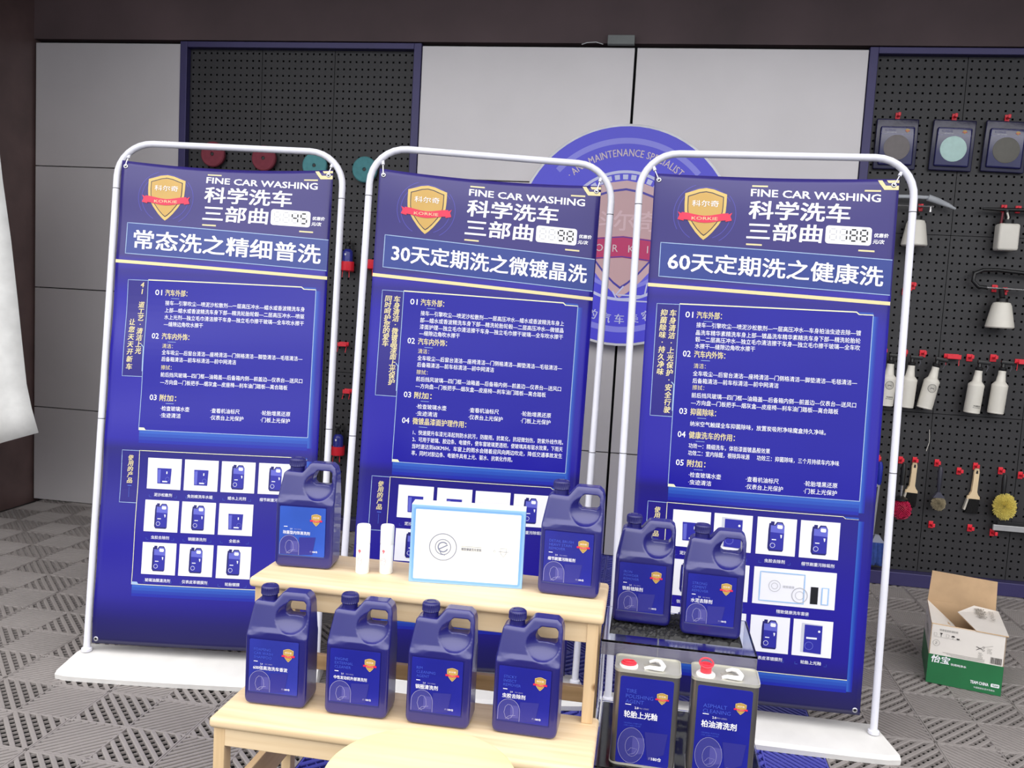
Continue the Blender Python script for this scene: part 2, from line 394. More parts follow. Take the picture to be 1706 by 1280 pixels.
def seg7(p, ch, x, y, w, h, on, off, ly):
    S7 = {'8': 'abcdefg', '9': 'abcdfg', '1': 'bc', '4': 'bcfg', '5': 'acdfg', ' ': ''}[ch]; t = w*.16; m_ = h/2
    for k, (a, b) in {'a': ((t, 0), (w-t, 0)), 'd': ((t, h), (w-t, h)), 'g': ((t, m_), (w-t, m_)), 'f': ((0, t), (0, m_-t)), 'b': ((w, t), (w, m_-t)), 'e': ((0, m_+t), (0, h-t)), 'c': ((w, m_+t), (w, h-t))}.items():
        p.line([(x+a[0], y+a[1]), (x+b[0], y+b[1])], t*(1.5 if k in S7 else .9), on if k in S7 else off, ly+(k in S7))
def jug_icon(p, x, y, h, ly):
    k = h/29.; P = lambda L: [(x+a*k, y+b*k) for a, b in L]
    p.poly(P([(-7, 2), (-7.5, 8), (-7.5, 26), (-6, 28.5), (6, 28.5), (7, 27), (7, 4), (5, .5), (0, .5), (-2, 3.5), (-2.4, 3.5), (-2.4, .3), (-5.6, .3), (-5.8, 2)]), PBD, ly)
    p.poly(P([(-5.6, 4), (-5.6, 10.5), (7, 11), (7, 4.5), (4.5, 1.6), (0.8, 1.6), (-1.3, 4.2)]), PB2, ly+1)
    p.poly(P([(-5.6, 10.5), (-5.6, 27), (6.6, 27), (7, 11)]), PB, ly+1)
    p.poly(P([(.6, 3.2), (.2, 5.8), (1.2, 6.8), (4.8, 6.8), (5.4, 5.6), (5.0, 3.4)]), CARD, ly+2)
    p.poly(P([(3.4, 12.5), (5.2, 12.5), (5.0, 15), (4.3, 16)]), PWH, ly+2)
    p.rect(x-4*k, y+17*k, x+0*k, y+17.9*k, PWH, ly+2); p.ring(x-3*k, y+23*k, 2.2*k, .35*k, PWH, ly+2, n=14)
def pot_icon(p, x, y, h, ly):
    w = h*.47
    p.poly([(x-w, y), (x+w, y), (x+w*.92, y+h), (x-w*.92, y+h)], PB, ly); p.poly([(x-w*.9, y+.1*h), (x-w*.5, y+.08*h), (x-w*.5, y+.95*h), (x-w*.85, y+.95*h)], PB2, ly+1)
    p.rect(x-w*.2, y+.82*h, x+w*.5, y+.9*h, PWH, ly+2); p.ring(x+w*.5, y+.7*h, h*.13, h*.03, PB2, ly+2, n=14); p.rect(x+.3*w, y+.2*h, x+.45*w, y+.36*h, PWH, ly+2)
def can_icon(p, x, y, h, ly):
    p.poly([(x-.36*h, y), (x+.3*h, y+.03*h), (x+.3*h, y+h), (x-.36*h, y+.97*h)], INK('tin_icon', (190, 192, 205)), ly)
    p.poly([(x-.27*h, y+.05*h), (x+.3*h, y+.06*h), (x+.3*h, y+h), (x-.27*h, y+.97*h)], PB, ly+1)
    p.rect(x-.2*h, y+.46*h, x+.14*h, y+.52*h, PWH, ly+2); p.ring(x-.1*h, y+.75*h, .13*h, .02*h, PB2, ly+2, n=14); p.disc(x+.2*h, y+.25*h, .04*h, PWH, ly+2, 8)
def kit_icon(p, x0, y0, x1, y1, ly):
    W_, H_ = x1-x0, y1-y0; bl = INK('kit_blue', (150, 185, 225))
    p.line([(x0+.08*W_, y0+.12*H_), (x0+.62*W_, y0+.12*H_), (x0+.62*W_, y0+.9*H_), (x0+.08*W_, y0+.9*H_)], .4, bl, ly, True)
    p.ring(x0+.26*W_, y0+.48*H_, .15*H_, .15, GREY, ly+1); p.ring(x0+.26*W_, y0+.48*H_, .08*H_, .15, GREY, ly+1)
    p.ring(x0+.57*W_, y0+.68*H_, .2*H_, .25, GREY, ly+1); p.ring(x0+.57*W_, y0+.68*H_, .11*H_, .15, GREY, ly+1)
    p.rect(x0+.70*W_, y0+.42*H_, x0+.79*W_, y0+.88*H_, BLACK, ly+1); p.rect(x0+.83*W_, y0+.42*H_, x0+.92*W_, y0+.88*H_, bl, ly+1); p.rect(x0+.845*W_, y0+.44*H_, x0+.905*W_, y0+.86*H_, CARD, ly+2)
    p.text('精致健康', x0+.43*W_, y0+.48*H_, .9, GREY, ly+1, align='c')

def banner(k, org, yaw, lean, roll, W, H, price, title, sag, wr, frame_x, feet, label, content, sheetlabel, ext):
    t = thing('banner_stand', label, 'banner', (org[0], org[1], 0), yaw, 'banner stands lined up before the wall')
    V = Vector((0, math.sin(lean), math.cos(lean))); U = Vector((1, 0, 0))
    U, V = U*math.cos(roll)+V*math.sin(roll), V*math.cos(roll)-U*math.sin(roll)
    N = U.cross(V); O = Vector((0, 0, org[2]))
    def fn(x, y, ly):   # x, y in cm (y from the top edge) -> local metres
        s = min(max(x/80., 0), 1)
        e = math.exp(-max(y, 0)/7.)
        yy = y+sag*4*s*(1-s)*e
        n = .010*math.sin(PI*s)*(1-.5*e)+wr*(math.sin(y/5.1+s*1.3)+.6*math.sin(y/11.3-s*2+k))*math.exp(-s*1.2)
        n -= .010*math.exp(-y/4.)*math.sin(PI*s)
        return tuple(O+U*(x*W/8000.*100/100.)*1.0+V*(H*(1-yy/180.))-N*n*-1.0+N*(.0004*ly))
    fnn = lambda x, y, ly: fn(x, y, ly)
    # frame
    x0, x1 = frame_x; R = .13; zt = 1.876
    path = [(x0, feet)]+[(x0, v) for v in (.5, 1.0, 1.5)]+[(x0+R-R*math.cos(a), zt-R+R*math.sin(a)) for a in [PI/2*i/8 for i in range(9)]]
    path += [(x1-R+R*math.sin(a), zt-R+R*math.cos(a)) for a in [PI/2*i/8 for i in range(9)]]+[(x1, v) for v in (1.5, 1.0, .5)]+[(x1, feet)]
    P3 = [O+U*a+V*b-N*.012 for a, b in path]
    MB().tube(P3, .0125, 12, m_pole).build('frame_tube', t, 40)
    for xx in (x0, x1):
        for v in (.83, 1.70):
            a = O+U*xx+V*v-N*.012; o = MB().tube([a-V*.0012, a+V*.0012], .0128, 12, m_backing).build('tube_joint', t)
    # base: shallow moulded weight, flared forward
    pz = (O+U*x0+V*feet-N*.012); zb = pz.z-.004; yb = pz.y
    xa, xb = x0-ext[0], x1+ext[1]
    b_ = MB(); rows = [(-.115, 0, .055), (-.118, .018, .055), (-.108, .03, .052), (-.03, zb*.92, .022), (.03, zb, .01), (.075, zb*.92, .01), (.09, zb*.5, .012), (.09, 0, .014)]
    vs = []; nX = 24
    for dy, z, fx in rows:
        for i in range(nX+1):
            s = i/nX; xx = xa-fx*ext[2]+(xb-xa+fx*(ext[2]+ext[3]))*s
            vs.append((xx, yb+dy+.022*(1-math.sin(PI*s)**.3)*(dy < 0), z))
    fs = [(j*(nX+1)+i, j*(nX+1)+i+1, (j+1)*(nX+1)+i+1, (j+1)*(nX+1)+i) for j in range(len(rows)-1) for i in range(nX)]
    fs += [tuple(j*(nX+1) for j in range(len(rows)))[::-1], tuple(j*(nX+1)+nX for j in range(len(rows)))]
    b_.add(vs, fs, m_base); b_.build('weighted_base', t, 25)
    for xx in (x0, x1):
        a = O+U*xx+V*feet-N*.012; MB().lathe([(.019, -.004), (.019, .006), (.014, .01)], 12, m_pole, Matrix.Translation((a.x, a.y, zb+.004))).build('pole_socket', t, 40)
    # sheet
    sh = P2(); sh.rect(0, 0, 80, 180, M_SHEET, 0, .0, 32, 92)
    sheet = sh.build('banner_sheet', t, fn); sheet['label'] = sheetlabel
    for pl in sheet.data.polygons: pl.use_smooth = True
    sm = sheet.modifiers.new('thick', 'SOLIDIFY'); sm.thickness = .0006; sm.offset = -1
    # header
    h = P2()
    for rr, a, b in ((9.3, 120, 330), (10.6, 150, 250), (8.4, 0, 70), (10.2, -40, 60)): h.ring(17.8, 13.5, rr, .22, FAINT, 1, a, b)
    h.build('ring_print', sheet, fn); h = P2(); h.poly([(73.2, .4), (74.6, .4), (75.8, 2.2), (79.9, 2.2), (79.9, 3.6), (75.4, 3.6), (73.9, 1.6)], CREAM, 2); h.poly([(76, .4), (79.9, .4), (79.9, 1.3), (76.6, 1.3)], CREAM, 2)
    h.build('corner_print', sheet, fn)
    for x, y, sl in ((32.8, 2.9, .0), (69.2, 3.7, .0), (32.0, 22.9, .02), (68.5, 23.6, .02)): h = P2(); h.rect(x, y, x+5.2, y+.55, CREAM, 1, sl); h.build('accent_bar', sheet, fn)
    h = P2()
    shield(h, 17.7, 5.0, 14, 17.2, 2)
    h.build('emblem_print', sheet, fn)
    h = P2(); h.text('FINE CAR WASHING', 32.6, 5.5, 2.5, WHITE, 2, w=41.8, bold=.035, sl=.022)
    h.text('科学洗车', 32.4, 11.4, 6.1, WHITE, 2, w=32.6, bold=.035, sl=.012, shear=.05)
    h.text('三部曲', 32.2, 18.6, 5.9, WHITE, 2, w=24.2, bold=.035, sl=.012, shear=.05)
    h.text('优惠价', 73.2, 18.7, 1.3, WHITE, 2, w=4.6, bold=.04, shear=.1); h.text('元/次', 73.0, 20.8, 1.4, WHITE, 2, w=3.6, bold=.04, shear=.15)
    h.poly([(x, y+.02*(x-57.6)) for x, y in rrect(57.6, 72.4, 15.9, 21.9, 1.)[::-1]], WHITE, 2)
    for i, c in enumerate('  '+price if len(price) == 2 else ' '+price): seg7(h, c, 59.0+i*3.3, 17.0+.06*i, 2.1, 3.7, BLACK, GREY, 3)
    h.build('heading_print', sheet, fn)
    h = P2(); h.rect(3.5, 23.5, 79.6, 35.1, BOX, 1, .041, 20, 4)
    h.line([(79.6, 26.6), (3.5, 23.5), (3.5, 35.1), (79.6, 38.2)], .26, EDGE, 2); h.rect(0, 37.5, 79.9, 38.7, CREAM, 2, .036, 20, 1)
    th = 7.0 if title[0] > '9' else 6.4
    h.text(title, 6.4, 29.6, th, WHITE, 3, w=70.6, bold=.028, sl=.038)
    h.build('title_print', sheet, fn)
    # text panel
    L, T, Rr, B, TB = content['panel']
    h = P2()
    h.rect(L-7.7, T+.2, L, TB, TAB, 1, 0, 3, 12); h.line([(L, T+.2), (L-7.7, T+.2), (L-7.7, TB), (L, TB)], .2, EDGE, 2)
    h.rect(L, T, Rr, B, PANEL, 1, 0, 20, 24)
    for i, c in enumerate(GL): h.rect(Rr+.45*i, T+1.2, Rr+.45*(i+1), B+4, c, 1, 0, 1, 24); h.rect(L+.2, B+1.2*i, Rr, B+1.2*(i+1), c, 1, 0, 20, 1)
    h.line([(L, T), (Rr-5.4, T), (Rr-4.6, T+.7), (Rr, T+.7)], .4, EDGEC, 3); h.line([(Rr, T+.6), (Rr, B)], .25, EDGE, 3); h.line([(L, T), (L, B), (Rr, B)], .22, EDGE, 3)
    h.poly([(L, B-.9), (L+2, B-.9), (L+2.7, B), (L, B)][::-1], EDGEC, 3); h.poly([(Rr-4.9, T), (Rr, T), (Rr, T+.6), (Rr-4.4, T+.6)], GL[1], 3)
    h.line([(L-1.1, TB-12), (L-.2, TB-11), (L-.2, TB-2)], .35, EDGE, 3)
    h.build('panel_print', sheet, fn)
    for s, x, y, w_ in content['heads']:
        h = P2(); h.text(s[:2], x, y, 2.0, WHITE, 3, w=2.6, bold=.012); h.text(s[2:], x+3.8, y, 2.4, CREAM, 3, w=w_, bold=.02); h.rect(x+6.2, y+2.0, x+9.2, y+2.15, EDGE, 3); h.build('section_heading', sheet, fn)
    for s, x, y0, y1 in content['vert']: P2().vtext(s, x, y0, y1, 2.3, CREAM, 3, .03, .12).build('vertical_slogan', sheet, fn)
    for s, x, y in content['subs']: P2().text(s, x, y, 1.7, CREAM, 3, w=4.0).build('sub_heading', sheet, fn)
    for s, x, y, w_ in content['lines']: P2().text(s, x, y, 1.75, WHITE, 3, w=w_, bold=.006).build('text_line', sheet, fn)
    # product panel
    l2, t2, r2, b2, tabb = content['prod']
    h = P2(); h.rect(l2-6.6, t2+.1, l2, tabb, TAB, 1, 0, 3, 4); h.line([(l2, t2+.1), (l2-6.6, t2+.1), (l2-6.6, tabb), (l2, tabb)], .2, EDGE, 2)
    for i, c in enumerate(GL): h.rect(r2+.45*i, t2+1.2, r2+.45*(i+1), b2+4, c, 1, 0, 1, 20); h.rect(l2+.2, b2+1.1*i, r2, b2+1.1*(i+1), c, 1, 0, 20, 1)
    h.line([(r2, t2+.6), (r2-4.4, t2+.6), (r2-5.1, t2), (l2, t2), (l2, b2), (r2, b2)], .22, EDGEC, 3)
    h.poly([(r2-4.8, t2), (r2, t2), (r2, t2+.6), (r2-4.2, t2+.6)], GL[1], 3); h.poly([(l2, b2-.9), (l2+2, b2-.9), (l2+2.7, b2), (l2, b2)][::-1], EDGE, 3)
    h.vtext('使用的产品', l2-3.2, t2+1.8, t2+12.2, 2.0, CREAM, 3, .03, .12)
    h.rect(l2-3.9, t2+13, l2-2.4, t2+13.3, DIM, 3); h.rect(l2-3.3, t2+13.8, l2-3.15, t2+17.4, DIM, 3)
    h.build('product_panel_print', sheet, fn)
    for x, y, x2, y2, kind, cap in content['cards']:
        h = P2(); h.rect(x, y, x2, y2, CARD, 3, 0, 4, 4); cx = (x+x2)/2; hh = y2-y
        if kind == 'jug': jug_icon(h, cx, y+.09*hh, hh*.82, 5)
        elif kind == 'pot': pot_icon(h, cx, y+.32*hh, hh*.5, 5)
        elif kind == 'can': can_icon(h, cx, y+.09*hh, hh*.82, 5)
        elif kind == 'kit': kit_icon(h, x, y, x2, y2, 5)
        h.text(cap, cx, y2+2.1, 1.25, WHITE, 3, w=len(cap)*1.35, align='c', bold=.01)
        for s in (-1, 1): h.line([(cx+s*5.2, y2+2.2), (cx+s*5.2, y2+3.0), (cx+s*4.3, y2+3.0)], .12, DIM, 3)
        h.build('product_picture', sheet, fn)
    # eyelets and hooks
    for x, y, top in ((1.5, 2.2, 1), (78.3, 2.0, 1), (1.5, 178.4, 0), (78.3, 178.4, 0)):
        c = Vector(fn(x, y, 2)); Q = Matrix(((U.x, V.x, N.x, c.x), (U.y, V.y, N.y, c.y), (U.z, V.z, N.z, c.z), (0, 0, 0, 1)))
        MB().lathe([(.0045, 0), (.0045, .0016), (.0065, .0022), (.0088, .0008), (.009, -.001)], 16, m_metal, Q, cap=False).build('eyelet', sheet, 60)
        MB().lathe([(.0045, .0002), (.0001, .0002)], 12, m_backing, Q, cap=False).build('eyelet_hole', sheet)
        if top:
            s = 1 if x < 40 else -1; e = O+U*((x0+.042) if s > 0 else (x1-.042))+V*(zt-.042)-N*.012
            MB().tube([c+N*.003, c+(e-c)*.35+N*.004, c+(e-c)*.7, e], .0022, 6, m_metal).build('hook_wire', t, 60)
            MB().tube([e-(e-c)*.35, e], .006, 8, m_pole).build('hook_tab', t, 60)
    return t

HW = '汽车外部：'; HN = '汽车内外饰：'
Q1 = '全车吸尘—后窗台清洁—座椅清洁—门侧格清洁—脚垫清洁—毛毯清洁—'; Q2 = '后备箱清洁—前车标清洁—前中网清洁'
C1 = '前后挡风玻璃—四门框—油箱盖—后备箱内侧—前盖边—仪表台—送风口'; C2 = '—方向盘—门板把手—烟灰盒—皮座椅—刹车油门踏板—离合踏板'
def addl(x, y, dx):
    o = []
    for i, (a, b) in enumerate((('·检查玻璃水壶', '·虫迹清洁'), ('·查看机油标尺', '·仪表台上光保护'), ('·轮胎增黑还原', '·门板上光保护'))):
        o += [(a, x+dx*i, y, 1.55*len(a)), (b, x+dx*i, y+2.55, 1.55*len(b))]
    return o
c1 = dict(panel=(12.9, 44.8, 76.0, 100.8, 81), heads=[('01'+HW, 15.8, 49.3, 8.4), ('02'+HN, 15.6, 65.6, 10.4), ('03附加：', 16.2, 88.5, 6.2)],
    vert=[('41 道工艺·清洁上光', 10.8, 45.6, 72.6), ('让您天天开新车', 7.7, 59.6, 78.6)], subs=[('清洁：', 19.8, 69.2), ('擦拭：', 19.8, 77.2)],
    lines=[('接车—引擎吹尘—喷泥沙松散剂—一层高压冲水—蜡水或香波精洗车身', 19.8, 53.1, 52.4), ('上部—蜡水或香波精洗车身下部—精洗轮胎轮毂—二层高压冲水—喷驱', 19.8, 55.8, 52.4),
           ('水上光剂—独立毛巾清洁擦干车身—独立毛巾擦干玻璃—全车吹水擦干', 19.8, 58.4, 52.4), ('—缝隙边角吹水擦干', 19.8, 61.0, 14.8),
           (Q1, 19.8, 71.6, 52.6), (Q2, 19.8, 74.1, 28), (C1, 19.8, 79.9, 53), (C2, 19.8, 82.6, 47.6)]+addl(20.6, 92.4, 18.8),
    prod=(13.7, 108.4, 76.2, 157.6, 127.8), cards=[(17.1, 110.9, 29.8, 122.3, 'pot', '泥沙松散剂'), (31.0, 110.9, 43.6, 122.3, 'pot', '免划痕洗车水蜡'), (44.8, 110.9, 57.3, 122.3, 'jug', '蜡水上光剂'), (58.6, 110.9, 71.2, 122.3, 'jug', '细节刷重污除垢剂'),
        (17.0, 126.4, 29.7, 138, 'jug', '虫胶去除剂'), (30.9, 126.4, 43.5, 138, 'jug', '钢圈清洗剂'), (44.8, 126.4, 57.4, 138, 'pot', '全能水'), (17.0, 142, 29.7, 153.7, 'jug', '玻璃油膜清洗剂'), (30.9, 142, 43.5, 153.7, 'jug', '仪表皮革镀膜剂'), (44.9, 142, 57.5, 153.9, 'jug', '轮胎镀膜')])
c2 = dict(panel=(11.6, 43.2, 74.7, 105.1, 81.4), heads=[('01'+HW, 14.2, 46.8, 8.4), ('02'+HN, 14.2, 60.9, 10.4), ('03附加：', 14.2, 80.4, 6.2), ('04微镀晶漆面护理作用：', 14.2, 89.8, 19.4)],
    vert=[('车身清洁·微镀晶漆面上光保护', 9.4, 45.2, 77.4), ('同时呵护您的爱车', 6.3, 45.2, 63.6)], subs=[('清洁：', 18.2, 64.4), ('擦拭：', 18.2, 72.0)],
    lines=[('接车—引擎吹尘—喷泥沙松散剂—一层高压冲水—蜡水或香波精洗车身上', 18.2, 50.7, 51.9), ('部—蜡水或香波精洗车身下部—精洗轮胎轮毂—二层高压冲水—微镀晶', 18.2, 53.2, 51.9),
           ('漆面护理—独立毛巾清洁擦干车身—独立毛巾擦干玻璃—全车吹水擦干', 18.2, 55.6, 51.9), ('—缝隙边角吹水擦干', 18.2, 57.9, 14.6),
           (Q1, 18.2, 66.9, 52.4), (Q2, 18.2, 69.3, 27.8), (C1, 18.2, 74.5, 52.6), (C2, 18.2, 77.0, 47.2),
           ('1、快速提升车漆光泽起到防水抗污，防酸雨，抗氧化，抗轻微划伤，防紫外线作用。', 18.4, 93.9, 54.6), ('2、可用于玻璃、胶边条、电镀件，使车窗玻璃更透彻，使玻璃具有驱水效果，下雨天', 18.4, 96.4, 54.6),
           ('当时速达到60KM/H，车窗上的雨水会随着迎风向两边吹走，降低交通事故发生', 18.4, 98.9, 54.6), ('率，同时对胶边条、电镀件具有上光、驱水、抗氧化作用。', 18.4, 101.4, 36.6)]+addl(19.0, 84.4, 19.0),
    prod=(11.3, 110.7, 74.8, 161.6, 130.5), cards=[(14.6, 113.3, 27.4, 125.2, 'pot', '泥沙松散剂'), (28.7, 113.4, 41.4, 125.3, 'pot', '免划痕洗车水蜡'), (42.6, 113.6, 55.3, 125.4, 'none', '蜡水上光剂'), (56.6, 113.8, 69.2, 125.6, 'jug', '细节刷重污除垢剂'),
        (14.7, 129.2, 27.4, 141, 'jug', '虫胶去除剂'), (28.7, 129.2, 41.4, 141, 'jug', '钢圈清洗剂'), (42.6, 129.2, 55.3, 141, 'jug', '镀晶剂'), (14.7, 145, 27.4, 156.8, 'jug', '玻璃油膜清洗剂'), (28.7, 145, 41.4, 156.8, 'jug', '仪表皮革镀膜剂'), (42.6, 145, 55.3, 156.8, 'jug', '轮胎镀膜')])
c3 = dict(panel=(11.2, 44.3, 74.8, 107.4, 83.2), heads=[('01'+HW, 13.4, 47.8, 8.4), ('02'+HN, 13.4, 61.2, 10.4), ('03抑菌除味：', 13.4, 81.0, 8.6), ('04健康洗车的作用：', 13.4, 89.0, 15.4), ('05附加：', 13.4, 98.8, 6.2)],
    vert=[('车身清洁·上光保护·安全行驶', 9.2, 46.4, 82.0), ('抑菌除味·持久净味', 6.1, 46.4, 69.0)], subs=[('清洁：', 17.3, 65.2), ('擦拭：', 17.3, 72.6)],
    lines=[('接车—引擎吹尘—喷泥沙松散剂—一层高压冲水—车身柏油虫迹去除—镀', 17.3, 51.2, 54), ('晶洗车精华素精洗车身上部—镀晶洗车精华素精洗车身下部—精洗轮胎轮', 17.3, 53.8, 54),
           ('毂—二层高压冲水—独立毛巾清洁擦干车身—独立毛巾擦干玻璃—全车吹', 17.3, 56.1, 54), ('水擦干—缝隙边角吹水擦干', 17.3, 58.4, 20),
           (Q1, 17.2, 67.8, 54), (Q2, 17.2, 70.3, 28.6), (C1, 17.2, 75.3, 54.2), (C2, 17.2, 77.8, 48.6),
           ('纳米空气触媒全车抑菌除味，放置炭吸附净味魔盒持久净味。', 17.3, 85.1, 45), ('功效一：精细洗车，体验漆面镀晶般效果', 17.3, 92.7, 27.2), ('功效二：室内除醛，根除异味源', 17.3, 95.2, 20.6), ('功效三：抑菌除味，三个月持续车内净味', 40.3, 95.2, 27)]+addl(18.0, 102.7, 19.2),
    prod=(11.3, 113.0, 75.0, 168.4, 131), cards=[(13.6, 115.2, 26.4, 127.9, 'pot', '泥沙松散剂'), (27.6, 115.2, 40.4, 127.9, 'can', '柏油清洗剂'), (42.0, 115.2, 55.0, 127.9, 'jug', '虫胶去除剂'), (56.3, 115.2, 69.2, 127.9, 'jug', '细节刷重污除垢剂'),
        (13.6, 132.3, 26.4, 145, 'jug', '铁粉祛除剂'), (27.6, 132.3, 40.4, 145, 'jug', '水泥去除剂'), (42.0, 132.3, 69.2, 145, 'kit', '精致健康洗车套装'), (13.6, 149, 26.4, 161.5, 'jug', '玻璃油膜清洗剂'), (27.6, 149, 40.4, 161.5, 'jug', '钢圈清洗剂'), (42.0, 149, 55.0, 161.5, 'jug', '仪表皮革镀膜剂'), (56.2, 149, 69.2, 161.5, 'can', '轮胎上光釉')])
banner(0, (-1.7759, -2.1778, .1039), .1502, .1253, .0091, 79.74, 1.8058, '45', '常态洗之精细普洗', 1.6, .0022, (-.022, .832), -.028, 'leftmost blue banner stand, priced 45, white tube frame before the grey panels', c1, 'glossy violet-blue printed vinyl', (.012, .005, 1., .3))
banner(1, (-.829, -2.0722, .1002), .1868, .0605, -.0188, 80.12, 1.798, '98', '30天定期洗之微镀晶洗', 1.2, .0012, (-.035, .842), -.04, 'middle blue banner stand, title beginning 30, behind the wooden bench', c2, 'printed blue vinyl', (.004, .01, .3, .7))
banner(2, (.1723, -2.0172, .1087), -.0018, .0471, .0071, 79.87, 1.805, '188', '60天定期洗之健康洗', .6, .0008, (-.05, .850), -.05, 'right blue banner stand, title beginning 60, nearest the pegboard of brushes', c3, 'deep blue printed vinyl', (.01, .012, .7, 1.))

# ------------------------------------------------------------------ round logo sign on the wall
m_sign = mat('sign_violet_blue', (88, 84, 226), rough=.35, var=.03)
t = thing('round_sign', 'large round violet sign with shield emblem on the white wall panels', 'sign', (0, -.06, 1.857))
MB().lathe([(.612, -.055), (.618, -.05), (.618, .012), (.612, .016)], 72, mat('sign_rim_white', (235, 235, 240), rough=.4), Matrix.Rotation(PI/2, 4, 'X')).build('disc_body', t, 40)
SV = INK('sign_violet', (84, 80, 226)); SL = INK('sign_light', (140, 140, 240)); SLL = INK('sign_pale', (205, 208, 245)); SP = INK('sign_peach', (214, 180, 186)); SP2 = INK('sign_rose', (206, 168, 172)); SR = INK('sign_red', (196, 52, 108)); SD = INK('sign_navy', (70, 60, 170)); ST = INK('sign_text', (222, 206, 212))
fs_ = lambda x, y, ly: (x/100, -.0165-.0006*ly, -y/100)
h = P2(); h.disc(0, 0, 60.4, SV, 1, 72); h.ring(0, 0, 52.5, 3.2, SL, 2, 222, 318); h.ring(0, 0, 52.5, 3.2, SL, 2, 42, 138); h.ring(0, 0, 35.5, 1.6, SLL, 2, 200, 340); h.ring(0, 0, 35.5, 1.6, SLL, 2, 20, 160); h.disc(0, 0, 30, INK('sign_inner', (104, 102, 232)), 2); h.ring(0, 0, 29, 2.2, SL, 3)
h.build('sign_face', t, fs_)
h = P2()
for i in range(12):
    a = math.radians(226+i*8); b = a+math.radians(5); r1, r2 = 31.3, 34
    h.poly([(r1*math.cos(a), r1*math.sin(a)), (r2*math.cos(a), r2*math.sin(a)), (r2*math.cos(b), r2*math.sin(b)), (r1*math.cos(b), r1*math.sin(b))][::-1], SLL, 4)
h.line([(2, 28), (-2, 33), (14, 33), (15, 26), (24, 24)], .8, SLL, 5); h.line([(-4, 31), (-1, 36), (18, 36)], .8, SLL, 5)
tag(h.build('dash_ring', t, fs_), kind='stuff')
h = P2(); shield(h, 0, -28.5, 56, 63, 4, ribbon=False, text=False, cols=(SP, SP2, SD, SR, ST)); h.build('shield_print', t, fs_)
h = P2(); h.text('科尔奇', 0, -8.5, 11, INK('sign_hanzi', (222, 190, 196)), 8, w=38, align='c', bold=.02); h.build('sign_lettering', t, fs_)
h = P2(); h.poly([(-34, 3), (-20, 2), (0, 0), (20, 2), (34, 3), (38, -1), (35, 9), (38, 17), (34, 15), (20, 14), (0, 12), (-20, 14), (-34, 15), (-38, 17), (-35, 9), (-38, -1)][::-1], SR, 9)
h.line([(-34, 3.5), (-20, 2.5), (0, .5), (20, 2.5), (34, 3.5)], .5, SD, 10); h.line([(-34, 14.5), (-20, 13.5), (0, 11.5), (20, 13.5), (34, 14.5)], .5, SD, 10)
for c, x in zip('KORKIE', (-22, -13, -4, 5, 14, 22)): h.text(c, x, 7, 4, ST, 11, align='c')
h.build('ribbon_print', t, fs_)
h = P2(); tx = '· AND MAINTENANCE SPECIALIST'
k = 4.0/.69; kx = k*.74; adv = []
for c in tx:
    vs, fs = glyphs(c); adv.append(.30 if not vs else max(v[0] for v in vs)-min(v[0] for v in vs)+.13)
RT = 46.0; head = sum(adv[:tx.index('SPEC')])*kx/RT; pos = -PI/2+math.radians(12.5)-head
for c, ad in zip(tx, adv):
    w_ = ad*kx/RT; a = pos+w_/2; pos += w_; vs, fs = glyphs(c)
    if not vs: continue
    cx = (max(v[0] for v in vs)+min(v[0] for v in vs))/2
    for o_ in (-.012, .012): h._a([(RT*math.cos(a)+((px-cx+o_)*kx)*math.cos(a+PI/2)+(py-.35)*k*math.cos(a), RT*math.sin(a)+((px-cx+o_)*kx)*math.sin(a+PI/2)+(py-.35)*k*math.sin(a)) for px, py in vs], [f[::-1] for f in fs], ST, 5)
h.build('arc_lettering', t, fs_)
h = P2(); tx = '您身边的汽车美容专家'
for i, c in enumerate(tx):
    a = math.radians(90-(i-4.9)*9.6); vs, fs = glyphs(c); k = 6.0
    for o_ in (-.02, .02): h._a([(46.5*math.cos(a)+((px-.5)*k+o_*k)*math.sin(a)-(py-.38)*k*math.cos(a), 46.5*math.sin(a)-((px-.5)*k)*math.cos(a)-(py-.38)*k*math.sin(a)) for px, py in vs], [f[::-1] for f in fs], SLL, 5)
h.build('hanzi_lettering', t, fs_)

# ------------------------------------------------------------------ wooden two-step bench
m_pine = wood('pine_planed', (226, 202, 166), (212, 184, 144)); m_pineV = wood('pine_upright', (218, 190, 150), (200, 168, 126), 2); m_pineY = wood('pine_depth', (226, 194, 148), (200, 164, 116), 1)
t = thing('wooden_step_bench', 'pale pine two-step bench carrying blue jugs in front of the middle banner', 'bench', (-.335, -2.93, 0))
BX0, BX1 = -.458, .452
MB().rbox(BX0, BX1, -.025, .235, .674, .70, .009, m_pine, seg=3).build('top_step', t, 40)
MB().rbox(BX0+.003, BX1+.003, -.222, .03, .394, .42, .009, m_pine, seg=3).build('lower_step', t, 40)
MB().rbox(BX0+.038, BX1-.038, -.008, .010, .622, .674, .002, m_pine).build('top_apron', t); MB().rbox(BX0+.038, BX1-.038, .205, .222, .622, .674, .002, m_pine).build('top_apron', t)
MB().rbox(BX0+.03, BX1-.03, -.210, -.192, .348, .394, .002, m_pine).build('lower_apron', t)
